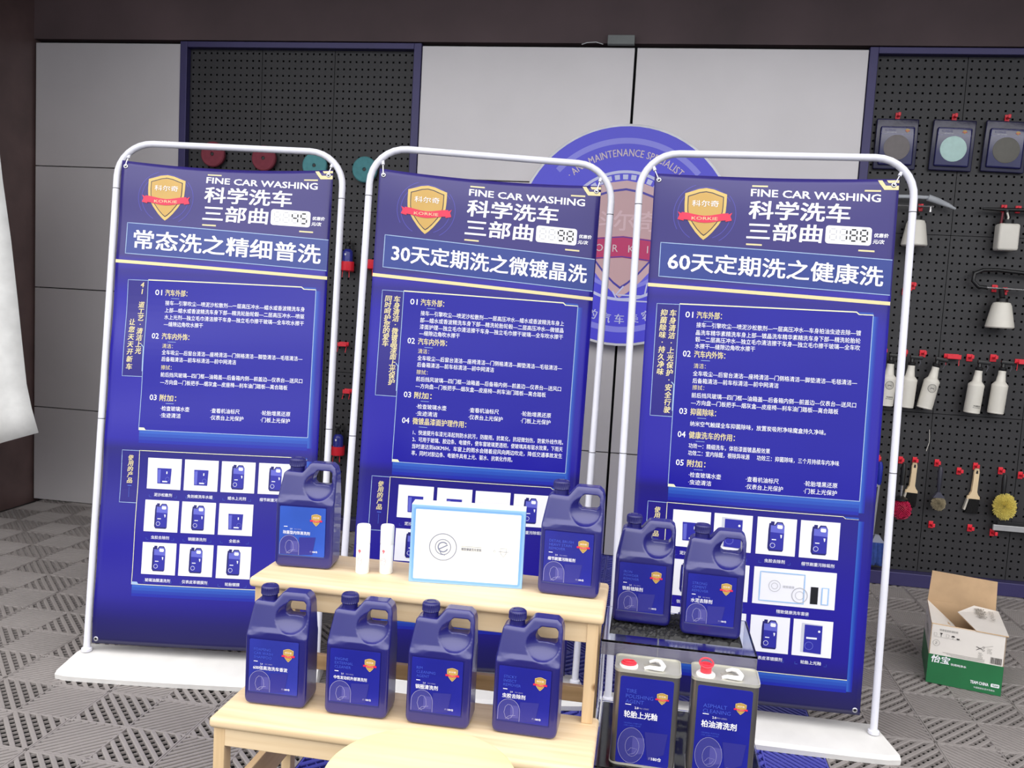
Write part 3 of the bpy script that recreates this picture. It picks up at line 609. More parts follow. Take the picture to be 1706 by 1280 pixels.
for sx in (-1, 1):
    x = BX0+.026 if sx < 0 else BX1-.026; q = lambda a, b: (min(a, b), max(a, b))
    a, b = q(x-.014, x+.014)
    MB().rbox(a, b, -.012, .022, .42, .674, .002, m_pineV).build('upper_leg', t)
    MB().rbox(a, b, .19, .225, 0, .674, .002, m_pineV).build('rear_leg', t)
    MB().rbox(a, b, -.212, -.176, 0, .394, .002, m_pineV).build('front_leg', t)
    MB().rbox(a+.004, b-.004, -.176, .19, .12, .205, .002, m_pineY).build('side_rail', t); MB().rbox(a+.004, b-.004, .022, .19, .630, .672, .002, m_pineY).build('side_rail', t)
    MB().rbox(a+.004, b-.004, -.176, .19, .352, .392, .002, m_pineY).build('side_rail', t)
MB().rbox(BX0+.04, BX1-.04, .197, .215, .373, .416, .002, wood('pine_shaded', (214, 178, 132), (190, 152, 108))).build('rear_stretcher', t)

# ------------------------------------------------------------------ blue jugs
m_jug = mat('blue_hdpe', (25, 23, 104), rough=.34, var=.05, scale=5, bump=.04, bscale=500, spec=.7, coat=.4)
m_cap = mat('blue_cap', (30, 28, 96), rough=.3, var=.04)
def jug_body():
    out = [(-.078, .016), (-.0765, .0095), (-.0735, .0045), (-.0685, .0012), (-.062, .0), (.062, 0), (.0685, .0012), (.0735, .0045), (.0765, .0095), (.078, .016), (.078, .19), (.077, .255), (.073, .272), (.062, .282), (.010, .282), (.004, .280), (-.016, .255), (-.059, .257), (-.066, .251), (-.078, .182)]
    bm = bmesh.new(); A = [bm.verts.new((x, -.044, z)) for x, z in out]; B = [bm.verts.new((x, .044, z)) for x, z in out]; n = len(out)
    bm.faces.new(A[::-1]); bm.faces.new(B)
    for i in range(n): bm.faces.new((A[i], A[(i+1) % n], B[(i+1) % n], B[i]))
    bm.normal_update(); ed = [e for e in bm.edges if abs(e.verts[0].co.y-e.verts[1].co.y) < 1e-6]
    bmesh.ops.bevel(bm, geom=ed, offset=.009, segments=3, affect='EDGES', profile=.5)
    for k in range(12): bmesh.ops.bisect_plane(bm, geom=bm.verts[:]+bm.edges[:]+bm.faces[:], plane_co=(0, 0, .165+k*.010), plane_no=(0, 0, 1))
    for k in range(7): bmesh.ops.bisect_plane(bm, geom=bm.verts[:]+bm.edges[:]+bm.faces[:], plane_co=(-.06+k*.02, 0, 0), plane_no=(1, 0, 0))
    for v in bm.verts:
        z0 = .186-.012*(v.co.x/.078)**2
        if v.co.z > z0: q = (v.co.z-z0)/(.282-z0); v.co.y *= 1-.46*q-.09*min(1, q*10)
    bmesh.ops.triangulate(bm, faces=bm.faces[:]); bmesh.ops.recalc_face_normals(bm, faces=bm.faces[:])
    me = bpy.data.meshes.new('jug_raw'); bm.to_mesh(me); bm.free(); o = bpy.data.objects.new('jug_raw', me); COL.objects.link(o)
    def cutter(mb):
        c = mb.build('cut'); o_ = o.modifiers.new('b', 'BOOLEAN'); o_.operation = 'DIFFERENCE'; o_.object = c; o_.solver = 'EXACT'; return c
    cs = [cutter(MB().prism([(.020, .224), (.060, .224), (.066, .232), (.066, .256), (.060, .2625), (.026, .2625), (.018, .256), (.012, .240), (.013, .230)][::-1], -.08, .08, None, Matrix.Rotation(PI/2, 4, 'X')))]
    for sy in (-1, 1):
        bs = bmesh.new(); bmesh.ops.create_uvsphere(bs, u_segments=32, v_segments=20, radius=1)
        for v in bs.verts: v.co = Vector((.033+v.co.x*.049, sy*.054+v.co.y*.041, .226+v.co.z*.044))
        cs.append(cutter(MB().bm(bs)))
    cs.append(cutter(MB().box(-.068, .060, -.06, -.0428, .032, .168)))
    rm = o.modifiers.new('r', 'REMESH'); rm.mode = 'VOXEL'; rm.voxel_size = .0019; rm.use_smooth_shade = True
    sm = o.modifiers.new('s', 'SMOOTH'); sm.iterations = 3; sm.factor = .5
    dg = bpy.context.evaluated_depsgraph_get(); ev = o.evaluated_get(dg); me2 = bpy.data.meshes.new_from_object(ev)
    for c in cs+[o]: bpy.data.objects.remove(c)
    me2.name = 'body'; me2.materials.clear(); me2.materials.append(m_jug)
    for p in me2.polygons: p.use_smooth = True
    print('jug verts', len(me2.vertices)); return me2
JB = jug_body()
def cap_mesh():
    n = 112; prof = [(.0185, 0, 0), (.0215, .002, 0), (.0215, .004, 1), (.0215, .016, 1), (.0205, .0195, .3), (.0175, .0225, 0), (.012, .0232, 0), (.011, .0218, 0), (.0001, .0215, 0)]
    vs = []; fs = []
    for r, z, k in prof:
        for i in range(n): a = 2*PI*i/n; rr = r-(.0020*k if i % 4 < 2 else 0); vs.append((rr*math.cos(a), rr*math.sin(a), z))
    for j in range(len(prof)-1):
        for i in range(n): a = j*n+i; b = j*n+(i+1) % n; fs.append((a, b, b+n, a+n))
    return MB().add(vs, fs, m_cap).lathe([(.019, -.012), (.019, 0)], 24, m_cap)
LB1 = mat('label_blue', (30, 34, 140), rough=.28, var=.12, scale=9); LB2 = mat('label_azure', (48, 84, 180), rough=.28, var=.12, scale=9); LB3 = mat('label_violet_blue', (44, 52, 150), rough=.28, var=.12, scale=9)
LTX = INK('label_faint', (66, 86, 196)); WHL = INK('wheel_line', (150, 148, 190)); WHF = INK('wheel_fill', (58, 58, 134)); WHF2 = INK('wheel_fill_light', (80, 78, 150))
def label_print(p, W, H, title, eng, tw, s=1., ts=1., em=None):
    """W x H label in cm, origin top-left"""
    p.poly([(W*.02, H*.985)]+[(W*.23+W*.21*math.cos(math.radians(a))*-1, H*.80-H*.22*math.sin(math.radians(a))) for a in range(0, 181, 12)]+[(W*.44, H*.985)], WHF, 1)
    p.line([(W*.02, H*.985), (W*.02, H*.8)]+[(W*.23-W*.21*math.cos(math.radians(a)), H*.80-H*.21*math.sin(math.radians(a))) for a in range(12, 181, 12)]+[(W*.44, H*.985)], .10*s, WHL, 3)
    p.poly([(W*.26, H*.70), (W*.42, H*.70), (W*.42, H*.93), (W*.26, H*.93)][::-1], WHF2, 2)
    p.line([(x*W, y*H) for x, y in ((.24, .965), (.17, .93), (.14, .84), (.16, .74), (.21, .69), (.27, .70), (.31, .76), (.32, .86), (.28, .93), (.22, .95), (.17, .96), (.24, .90), (.36, .88))], .09*s, WHL, 3)
    p.poly([(W*.44, H*.62), (W*.80, H*.60), (W*.74, H*.96), (W*.44, H*.985)][::-1], INK('label_haze', (46, 46, 134)), 1)
    for i, e in enumerate(eng): p.text(e, W*.10, H*(.18+.075*i), H*.05, LTX, 2)
    p.rect(W*.10, H*.405, W*.18, H*.418, WHITE, 2)
    p.text('2.0', W*.235, H*.455, H*.028, WHITE, 2); p.text('PRO SERIES', W*.33, H*.455, H*.020, WHL, 2)
    p.text(title, W*.09, H*.53, H*.082*ts, WHITE, 2, w=W*tw, bold=.018)
    p.text('约', W*.68, H*.90, H*.035, WHL, 2); p.text('180仓', W*.74, H*.90, H*.042, WHITE, 2, bold=.02)
    if em: shield(em, W*.80, H*.13, W*.21, H*.24, 2)
def make_jug():
    t = bpy.data.objects.new('chemical_jug', None); COL.objects.link(t)
    b = bpy.data.objects.new('body', JB); COL.objects.link(b); b.parent = t
    c = cap_mesh().build('cap', t, 50, loc=(-.036, 0, .267)); return t
JL = [make_jug()]
JL += [dup(JL[0]) for _ in range(7)]
def jug(i, x, yf, z, rz, label, title, eng, tw, lm, group, ts=1.):
    t = JL[i]
    t.location = (x, yf+.043, z+.0008); t.rotation_euler = (0, 0, rz); tag(t, label, 'jug', group)
    W, H = 12.4, 13.2
    fl_ = lambda a, b, ly: ((-6.6+a)/100, -.0454-.0002*ly, (16.6-b)/100)
    lb = MB().prism([(a/100, b/100) for a, b in rrect(-6.6, 5.8, 3.4, 16.6, .3)], .0418, .0450, lm, Matrix.Rotation(PI/2, 4, 'X')).build('label', t)
    p = P2(); e_ = P2(); label_print(p, W, H, title, eng, tw, ts=ts, em=e_); p.build('label_print', lb, fl_); e_.build('emblem_print', lb, fl_)
    return t
G1 = 'blue jugs on the lower bench step'; G2 = 'blue jugs on the top bench step'; G3 = 'blue jugs on the acrylic stand'
jug(0, -.668, -3.062, .42, .04, 'blue jug with 600 foam shampoo label, at left end of lower bench step', '600倍高泡洗车香波', ['FOAMING', 'CAR WASH', 'SHAMPOO'], .70, LB3, G1, .9)
jug(1, -.462, -3.060, .42, .03, 'blue jug second from left on the lower bench step, long ten-character label title', '中性发动机外部清洗剂', ['ENGINE', 'EXTERNAL', 'CLEANER'], .66, LB1, G1, .8)
jug(2, -.260, -3.055, .42, .014, 'blue jug third from left on the lower bench step, label 钢圈清洗剂', '钢圈清洗剂', ['RIM', 'CLEANING', 'AGENT'], .44, LB1, G1)
jug(3, -.050, -3.046, .42, -.02, 'blue jug at right end of the lower bench step, label 虫胶去除剂', '虫胶去除剂', ['STICKY', 'INSECT', 'REMOVER'], .44, LB1, G1)
jug(4, -.697, -2.846, .70, .09, 'blue jug with brighter azure label at left end of the top bench step', '除菌型内饰清洗剂', [], .58, LB2, G2, .85)
jug(5, .018, -2.846, .70, -.02, 'blue jug at right end of the top bench step, right of the white gift box', '细节刷重污除垢剂', ['DETAIL BRUSH', 'HEAVY STAIN', 'REMOVER'], .56, LB1, G2, .85)
jug(6, .209, -2.690, .592, -.03, 'left blue jug on the clear acrylic stand, label 铁粉祛除剂', '铁粉祛除剂', ['IRON', 'POWDER', 'REMOVER'], .44, LB1, G3)
jug(7, .389, -2.730, .592, -.03, 'right blue jug on the clear acrylic stand, label 水泥去除剂', '水泥去除剂', ['STRONG', 'CEMENT', 'REMOVER'], .44, LB1, G3)

# ------------------------------------------------------------------ items on the bench top
m_ivory = mat('glossy_white_plastic', (240, 240, 238), rough=.3, var=.02)
def spray_tube(first, x, y, rz, label):
    if first is None:
        t = thing('cosmetic_tube', label, 'bottle', (x, y, .70), rz, 'white tubes on the bench')
        MB().lathe([(.0165, 0), (.018, .002), (.018, .078), (.0172, .079)], 32, m_ivory).build('tube_body', t, 40)
        MB().lathe([(.0180, .0795), (.0184, .081), (.0184, .126), (.0165, .1305), (.006, .132)], 32, m_ivory).build('tube_cap', t, 40)
        h = P2(); f2 = lambda a, b, ly: ((.0181+.0002*ly)*math.sin(a/1.81), -(.0181+.0002*ly)*math.cos(a/1.81), b/100)
        pk = INK('pink_print', (226, 110, 120))
        h.poly([(-.5, 6.2), (-.2, 6.7), (.2, 6.7), (.5, 6.2), (.2, 6.0), (0, 5.4), (-.2, 6.0)][::-1], pk, 1); h.f = [f[::-1] for f in h.f]
        for yy, w_ in ((4.9, .9), (4.2, .5), (3.9, .6), (3.6, .55)): h.rect(-w_/1.2, yy, w_/1.2, yy+.13, pk, 1)
        h.line([(-.6, 4.5), (-.75, 3.5), (-.4, 2.6), (.4, 2.6), (.75, 3.5), (.6, 4.5)], .07, pk, 1)
        h.build('tube_print', t, f2); return t
    return dup(first, (x, y, .70), rz, label)
tb = spray_tube(None, -.534, -2.826, -.2, 'slim white capped tube with pink print, left one beside the azure-label jug')
spray_tube(tb, -.474, -2.808, -.2, 'slim white capped tube with pink print, right one beside the gift box')
t = thing('gift_box', 'flat white gift box with pale blue border and circular emblem on the bench', 'box', (-.25, -2.842, .70), .115)
m_gw = mat('white_card', (232, 230, 220), rough=.4, var=.02); m_gb = mat('pale_blue_card', (140, 182, 226), rough=.4, var=.03)
MB().rbox(-.148, .148, -.0, .052, 0, .206, .0015, m_gb).build('box_body', t); MB().box(-.1475, .1475, .0005, .0515, .2055, .2066, m_gw).build('lid_edge', t)
fg = lambda x, y, ly: (x/100, -.0004-.0003*ly, .206-y/100)
h = P2(); h.poly([(x, y) for x, y in rrect(-13.9, 13.9, .9, 19.8, .5)][::-1], INK('gift_white', (232, 230, 220)), 1); gl = INK('gift_line', (122, 128, 154)); gd = INK('gift_dark', (110, 112, 130)); gf = INK('gift_faint', (214, 218, 222)); gb = INK('gift_blue', (116, 166, 220))
h.line([(x, y) for x, y in rrect(-13.9, 13.9, .9, 19.8, .5)], .55, gb, 1, True); h.build('box_front', t, fg)
h = P2(); h.ring(-6.2, 10.8, 3.5, .2, gl, 2); h.ring(-6.2, 10.8, 2.0, .2, gl, 2); h.ring(-6.2, 10.8, 1.25, .32, gl, 2, 20, 320, 24); h.line([(-7.2, 11.4), (-5.0, 10.2)], .3, gl, 2); h.line([(-7.4, 11.0), (-6.6, 12.6), (-5.6, 12.9)], .25, gl, 2); h.build('round_emblem', t, fg)
h = P2(); h.text('精致健康洗车套装', -1.4, 11.0, .75, gd, 2, w=5.2, bold=.02); h.line([(-1.4, 10.3), (3.8, 10.3)], .07, gd, 2); h.line([(-2.6, 9.2), (9, 9.4)], .06, gf, 2); h.line([(-2.6, 12.6), (8.0, 12.6)], .06, gf, 2); h.vtext('精致健康洗车', -12.2, 8.2, 14.0, .8, gf, 2); h.build('front_lettering', t, fg)
h = P2(); h.line([(8.7, 10.2), (10.3, 10.2), (10.2, 11.5), (9.5, 12.4), (8.8, 11.5)], .09, gl, 2, True); h.line([(8.2, 11), (10.8, 11.1)], .09, gl, 2); h.ring(7.2, 11.0, .25, .06, gl, 2, n=12); h.build('small_shield_print', t, fg)

# ------------------------------------------------------------------ round stool in the foreground
t = thing('round_stool', 'pale round-topped wooden stool at the bottom edge in front of the bench', 'stool', (-.167, -3.57, 0))
m_pale = wood('pale_birch', (224, 216, 168), (218, 208, 152))
MB().lathe([(.0, .578), (.160, .578), (.168, .582), (.172, .590), (.170, .599), (.164, .602), (.0, .602)], 72, m_pale, cap=False).build('seat', t, 40)
for i in range(4):
    a = PI/4+i*PI/2; ca, sa = math.cos(a), math.sin(a)
    MB().tube([(ca*.10, sa*.10, .58), (ca*.15, sa*.15, 0)], [.016, .013], 12, m_pineV).build('leg', t, 40)
MB().tube([(.118*math.cos(i*PI/16), .118*math.sin(i*PI/16), .36) for i in range(33)], .006, 8, m_pineV).build('foot_ring', t, 40)

# ------------------------------------------------------------------ acrylic stand, plinth, tins
m_acr = mat('clear_acrylic', (236, 240, 246), rough=.05, var=.0, trans=1., ior=1.30, spec=.4)
t = thing('acrylic_stand', 'clear acrylic display stand right of the bench, holding two blue jugs', 'stand', (.307, -2.66, 0))
MB().rbox(-.198, .198, -.13, .13, .572, .578, .001, m_acr).build('top_plate', t)
MB().rbox(-.198, .198, -.13, -.125, .538, .572, .001, mat('smoky_acrylic', (120, 118, 134), rough=.12, alpha=.6)).build('front_lip', t)
for sx in (-1, 1): MB().rbox(sx*.1955-.0025, sx*.1955+.0025, -.124, .13, .3005, .572, .001, m_acr).build('side_panel', t)
t = thing('felt_pad', 'black crumpled pad under the two jugs on the acrylic stand', 'pad', (.30, -2.65, .578))
bm = bmesh.new(); bmesh.ops.create_grid(bm, x_segments=60, y_segments=30, size=.5)
for v in bm.verts:
    v.co.x *= .345; v.co.y *= .19; v.co.z = .0085+random.uniform(-.004, .004)
    if abs(v.co.x) > .170 or abs(v.co.y) > .094: v.co.z = .001
MB().bm(bm, mat('black_rough_pad', (26, 26, 28), rough=.6, var=.5, scale=90)).build('pad_sheet', t)
MB().box(-.172, .172, -.092, .092, 0, .004, m_backing).build('pad_base', t)
t = thing('black_plinth', 'black block under the acrylic stand and the two metal cans', 'plinth', (.33, -2.70, 0))
MB().rbox(-.212, .20, -.21, .155, 0, .296, .004, mat('black_mottled_box', (40, 38, 36), rough=.35, var=.6, scale=40)).build('block', t)
MB().rbox(-.214, .202, -.212, .157, .296, .300, .001, m_acr).build('cover_plate', t)
m_tin = mat('bare_tinplate', (140, 136, 136), rough=.34, metal=.85, var=.12, scale=10); m_tint = mat('tinplate_lid', (196, 194, 184), rough=.4, metal=.45, var=.1, scale=10)
m_redcap = mat('red_plastic_cap', (236, 62, 76), rough=.35, var=.04); m_tray = mat('grey_recess', (150, 146, 138), rough=.6, var=.2, scale=60)
def tin(x, y, rz, label, title, eng, tw, raised):
    t = thing('metal_can', label, 'can', (x, y, .300), rz, 'rectangular metal cans before the acrylic stand')
    MB().prism(rrect(-.080, .080, -.048, .048, .014), .004, .243, m_tin).build('can_body', t, 30)
    MB().prism(rrect(-.0815, .0815, -.0495, .0495, .015), 0, .005, m_tint, bev=.0012).build('bottom_rim', t, 30)
    o = rrect(-.0822, .0822, -.0502, .0502, .016, 6); i_ = rrect(-.079, .079, -.047, .047, .013, 6); n = len(o)
    vs = [(a, b, .240) for a, b in o]+[(a, b, .2475) for a, b in o]+[(a, b, .2475) for a, b in i_]+[(a, b, .2445) for a, b in i_]
    fs = [(k*n+i, k*n+(i+1) % n, (k+1)*n+(i+1) % n, (k+1)*n+i) for k in range(3) for i in range(n)]+[tuple(range(3*n, 4*n))]
    MB().add(vs, fs, m_tint).build('can_lid', t, 30)
    T = Matrix.Translation((-.048, -.018, .2445))
    MB().lathe([(.0235, 0), (.0235, .003), (.020, .0045), (.0195, .007), (.0001, .007)], 32, m_ivory, T).build('cap_collar', t, 40)
    if raised:
        MB().lathe([(.0135, .007), (.0135, .024), (.0145, .0255), (.0145, .028), (.010, .0285), (.0098, .022), (.0001, .022)], 32, m_redcap, T).build('pull_cap', t, 40)
        MB().tube([(-.048+.0155*math.cos(a), -.018+.002, .2445+.030+.013*math.sin(a)) if False else (-.048+.0165*math.cos(a), -.018+.0165*math.sin(a), .2445+.030+.006*math.sin(a)) for a in [2*PI*i/24 for i in range(25)]], .0022, 8, m_redcap).build('pull_ring', t, 60)
    else:
        MB().lathe([(.0195, .0072), (.0195, .009), (.017, .0105), (.0001, .0110)], 32, m_redcap, T).build('pull_cap', t, 40)
        MB().tube([(-.048+.014*math.cos(a), -.018+.008*math.sin(a), .2445+.0128) for a in [2*PI*i/24 for i in range(25)]], .0016, 8, m_redcap).build('pull_ring', t, 60)
    MB().add([(a, b, .2447) for a, b in ((-.006, -.022), (.026, -.030), (.036, -.004), (.010, .014), (-.012, .004))], [(0, 1, 2, 3, 4)], m_tray).build('handle_recess', t)  # flat mottled grey patch, darker than the lid, marks the handle recess
    MB().tube([(-.008, -.026, .2465), (.004, -.029, .251), (.024, -.033, .252), (.034, -.030, .2505), (.038, -.018, .253), (.030, .000, .2565), (.018, .012, .254), (.004, .014, .2475)], [.004, .005, .0055, .0065, .0065, .006, .005, .004], 10, m_ivory).build('carry_handle', t, 60)
    lb = MB().prism(rrect(-.0655, .0655, .006, .230, .006), .0480, .0486, LB1, Matrix.Rotation(PI/2, 4, 'X')).build('label', t)
    p = P2(); W, H = 13.1, 22.4
    label_print(p, W, 22.4, '', [], tw)
    p = P2()
    fl_ = lambda a, b, ly: ((-6.55+a)/100, -.0490-.0002*ly, .230-b/100)
    wy = 14.2
    p.poly([(W*.28-W*.25*math.cos(math.radians(a)), 17.6-4.6*math.sin(math.radians(a))) for a in range(0, 361, 12)], WHF, 1)
    p.line([(W*.28-W*.25*math.cos(math.radians(a)), 17.6-4.6*math.sin(math.radians(a))) for a in range(0, 361, 12)], .09, WHL, 3)
    p.poly([(W*.30, 15.4), (W*.52, 15.4), (W*.52, 19.4), (W*.30, 20)][::-1], WHF2, 2)
    p.line([(W*.30-W*.13*math.cos(math.radians(a)), 17.8-2.6*math.sin(math.radians(a))) for a in range(0, 361, 15)], .08, WHL, 3)
    p.line([(W*.22, 19.2), (W*.28, 18.2), (W*.40, 18.4), (W*.34, 19.6), (W*.25, 20.0)], .07, WHL, 3)
    p.poly([(W*.52, 13.7), (W*.95, 13.6), (W*.9, 19), (W*.6, 21)][::-1], INK('label_haze', (46, 46, 134)), 1)
    for i, e in enumerate(eng): p.text(e, W*.12, 3.6+1.35*i, .95, LTX, 2)
    p.rect(W*.12, 7.0, W*.23, 7.2, WHITE, 2); p.text('2.0', W*.30, 7.8, .55, WHITE, 2, bold=.02); p.text('PRO SERIES', W*.38, 7.8, .35, WHL, 2)
    p.text(title, W*.11, 9.6, 1.75, WHITE, 2, w=W*tw, bold=.03); p.text('GENERAL PURPOSE', W*.12, 11.9, .35, LTX, 2); p.text('CAR CARE LIQUID', W*.12, 12.5, .35, LTX, 2)
    p.text('约', W*.62, 20.4, .8, WHL, 2); p.text('180仓', W*.68, 20.4, .95, WHITE, 2, bold=.02)
    e_ = P2(); shield(e_, W*.80, 3.3, W*.20, 2.9, 2); e_.build('emblem_print', lb, fl_)
    p.build('label_print', lb, fl_)
tin(.232, -2.842, -.011, 'bare metal can with flat red cap, label 轮胎上光釉, left of the pair', '轮胎上光釉', ['TIRE', 'POLISHING', 'AGENT'], .62, False)
tin(.422, -2.842, -.03, 'bare metal can with raised red cap, label 柏油清洗剂, right of the pair', '柏油清洗剂', ['', 'ASPHALT', 'CLEANING'], .64, True)

# ------------------------------------------------------------------ open carton on the floor
t = thing('open_carton', 'open white and green cardboard carton on the floor by the pegboard', 'carton', (1.388, -1.368, .001), -.245)
m_kraft = mat('kraft_inside', (196, 164, 128), rough=.8, var=.08, scale=14, bump=.3, bscale=14); m_cw = mat('white_carton_print', (222, 216, 210), rough=.6, var=.03, scale=8); m_cg = mat('green_carton_print', (28, 104, 60), rough=.5, var=.1, scale=6)
CW, CDp, CH, th = .268, .335, .245, .004
def slab(name, pts, nrm, outer, inner, parent=t):   # thin sheet: pts outer corners, nrm points outward
    n = Vector(nrm).normalized(); vs = [Vector(p) for p in pts]; k = len(vs); vs += [p-n*th for p in vs]
    mb = MB(); mb.add(vs, [tuple(range(k))], outer); mb2 = [tuple(range(k, 2*k))[::-1]]+[(i, (i+1) % k, k+(i+1) % k, k+i) for i in range(k)]
    mb.f += mb2; mb.m += [mb.mi(inner)]*len(mb2); return mb.build(name, parent)
def wall2(name, a, b, n, s=.49):   # lower part green, upper white
    A, B = Vector(a), Vector(b); up = Vector((0, 0, 1)); lo = CH*s
    o = slab(name, [A, B, B+up*CH, A+up*CH], n, m_cw, m_kraft)
    e = Vector(n).normalized()*.0004
    MB().add([A+e, B+e, B+up*lo+e, A+up*lo+e], [(0, 1, 2, 3)], m_cg).build('green_band', o); return o
wall2('front_wall', (0, 0, 0), (CW, 0, 0), (0, -1, 0)); wall2('left_wall', (0, CDp, 0), (0, 0, 0), (-1, 0, 0)); wall2('right_wall', (CW, 0, 0), (CW, CDp, 0), (1, 0, 0)); wall2('back_wall', (CW, CDp, 0), (0, CDp, 0), (0, 1, 0))
slab('carton_floor', [(0, 0, .001), (CW, 0, .001), (CW, CDp, .001), (0, CDp, .001)], (0, 0, -1), m_kraft, m_kraft)
slab('back_flap', [(.002, CDp, CH), (CW-.002, CDp, CH), (CW-.008, CDp-.012, CH+.128), (.008, CDp-.012, CH+.135)], (0, 1, .1), m_cw, m_kraft)
slab('left_flap', [(.001, .002, CH+.002), (.001, CDp-.01, CH+.002), (.095, CDp*.50, CH-.040), (.110, .07, CH-.040)], (.4, 0, 1), m_cw, m_kraft)
slab('front_flap', [(.002, .001, CH+.003), (CW*.60, .001, CH+.001), (CW*.52, .060, CH-.03), (.06, .085, CH-.035)], (0, .4, 1), m_cw, m_kraft)
slab('right_flap', [(CW+.006, -.004, CH+.002), (CW+.004, CDp-.03, CH+.006), (CW*.66, CDp-.05, CH+.02), (CW*.40, CDp*.55, CH+.01), (CW*.60, -.002, CH+.002)], (0, 0, 1), m_cw, m_kraft)
ff = lambda x, y, ly: (x/100, -.0010-.0003*ly, CH-y/100)
p = P2(); p.text('怡宝', 1.2, 14.2, 3.0, WHITE, 2, w=6.6, bold=.04, shear=.15); p.text('饮用纯净水', 8.3, 15.4, .9, WHITE, 2, w=5.6, bold=.03); p.build('brand_lettering', t, ff)
p = P2(); p.text('TEAM CHINA', 15.8, 20.8, 1.2, WHITE, 2, w=6.4, bold=.03); p.poly(rrect(23.0, 26.0, 20.0, 21.4, .3)[::-1], WHITE, 2); p.text('TEAM', 23.4, 20.7, .7, m_cg, 3, w=2.2, bold=.03); p.text('中国国家队官方饮用水', 17.2, 22.8, .7, WHITE, 2, w=7.4); p.build('team_lettering', t, ff)
p = P2(); bk = INK('carton_black', (60, 56, 56)); gy = INK('carton_grey', (130, 128, 124))
p.text('轻拿轻放防潮防晒', 3.2, 2.0, .9, gy, 2, w=6.6)
for i, x in enumerate((1.8, 3.9, 6.2, 8.2, 10.0)):
    if i == 1: p.poly([(x-.5, 3.2), (x+.5, 3.2), (x+.1, 4.0), (x+.1, 4.8), (x-.1, 4.8), (x-.1, 4.0)][::-1], bk, 2)
    elif i == 3: p.poly([(x-.7, 4.2), (x-.4, 3.6), (x+.4, 3.6), (x+.7, 4.2)], bk, 2); p.rect(x-.05, 4.2, x+.05, 5.0, bk, 2)
    elif i == 4: p.rect(x-.5, 4.4, x+.5, 4.9, bk, 2)
    else: p.line([(x-.5, 3.5), (x+.5, 3.5), (x+.5, 4.6), (x-.5, 4.6)], .1, gy, 2, True)
p.rect(1.2, 5.0, 11, 5.08, gy, 2); p.ring(2.4, 7.6, 1.2, .1, gy, 2); p.text('Z', 2.4, 7.6, .9, gy, 2, align='c')
p.line([(16.6, 6.2), (18.8, 7.0)], .25, bk, 2); p.line([(16.7, 7.6), (18.6, 6.3)], .2, bk, 2); p.ring(19.2, 6.1, .35, .12, bk, 2, n=12); p.ring(19.2, 7.3, .35, .12, bk, 2, n=12); p.line([(19.6, 5.9), (22.4, 4.9)], .1, gy, 2)
p.build('carton_symbols', t, ff)
p = P2()
for i in range(9): p.text(('产品名称', '净含量', '执行标准', '生产日期', '保质期')[i % 5], 20.5-(i > 3)*3, 6.4+i*.55, .4, gy, 2)
for i in range(3): p.rect(5+i*1.5, 11.0+i*.45, 20, 11.12+i*.45, gy, 2)
p.build('small_print', t, ff)
p = P2(); x = 22.0
while x < 25.8: w_ = random.choice((.08, .14, .22)); p.rect(x, 9.4, x+w_, 12.0, bk, 2); x += w_+random.choice((.08, .14))
p.build('barcode', t, ff)
p = P2(); p.text('纯净水', 0, 0, 4.0, gy, 2, w=9.5, bold=.02); p.text('555ml×24', 1, 4.0, 1.6, gy, 2); p.build('flap_lettering', t, lambda x, y, ly: ((19.5+y)/100, (26-x*1.2)/100, CH+.016+.0004*ly-.0005*x))
p = P2(); p.text('C\'estbon', 0, 0, 4.4, gy, 2, w=17); p.rect(2, 4.2, 15, 4.5, gy, 2); p.build('side_lettering', t, lambda x, y, ly: (-.0008-.0003*ly, (25-x)/100, CH-.06-y/100))

# ------------------------------------------------------------------ things on the pegboards
YB = .0285   # board face
m_hook = mat('red_moulded_hook', (226, 38, 56), rough=.4, var=.05)
m_blk = mat('black_plastic', (24, 24, 26), rough=.4, var=.1)
m_potw = mat('milky_bottle_plastic', (226, 222, 212), rough=.45, var=.03)
def hook(x, z, label, group='red tool hooks', wide=0, long_=.05):
    t = thing('tool_hook', label, 'hook', (x, YB, z), 0, group)
    MB().rbox(-.012-wide, .012+wide, -.006, 0, -.022, .018, .002, m_hook).rbox(-.008, .008, -.004, .0008, .008, .014, .001, m_hook).build('back_plate', t)
    MB().rbox(-.007, .007, -long_, -.006, -.006, .004, .002, m_hook).build('arm', t); MB().rbox(-.007, .007, -long_-.004, -long_+.003, -.006, .014, .002, m_hook).build('tip', t)
    return t
def wide_hook(x, z, w, label, parent_group='red tool hooks'):
    t = thing('tool_hook', label, 'hook', (x, YB, z), 0, parent_group)
    MB().rbox(-w/2, w/2, -.006, 0, -.012, .012, .002, m_hook).build('back_plate', t)
    MB().rbox(-w/2+.004, w/2, -.045, -.006, -.014, -.006, .002, m_hook).rbox(-w/2+.004, w/2, -.048, -.042, -.014, .010, .002, m_hook).build('ledge', t)
    MB().tube([(-w/2+.005, -.03, -.012), (-w/2, -.04, -.05)], .002, 6, m_hook).tube([(w/2-.005, -.03, -.012), (w/2-.008, -.04, -.05)], .002, 6, m_hook).build('prong', t)
    return t
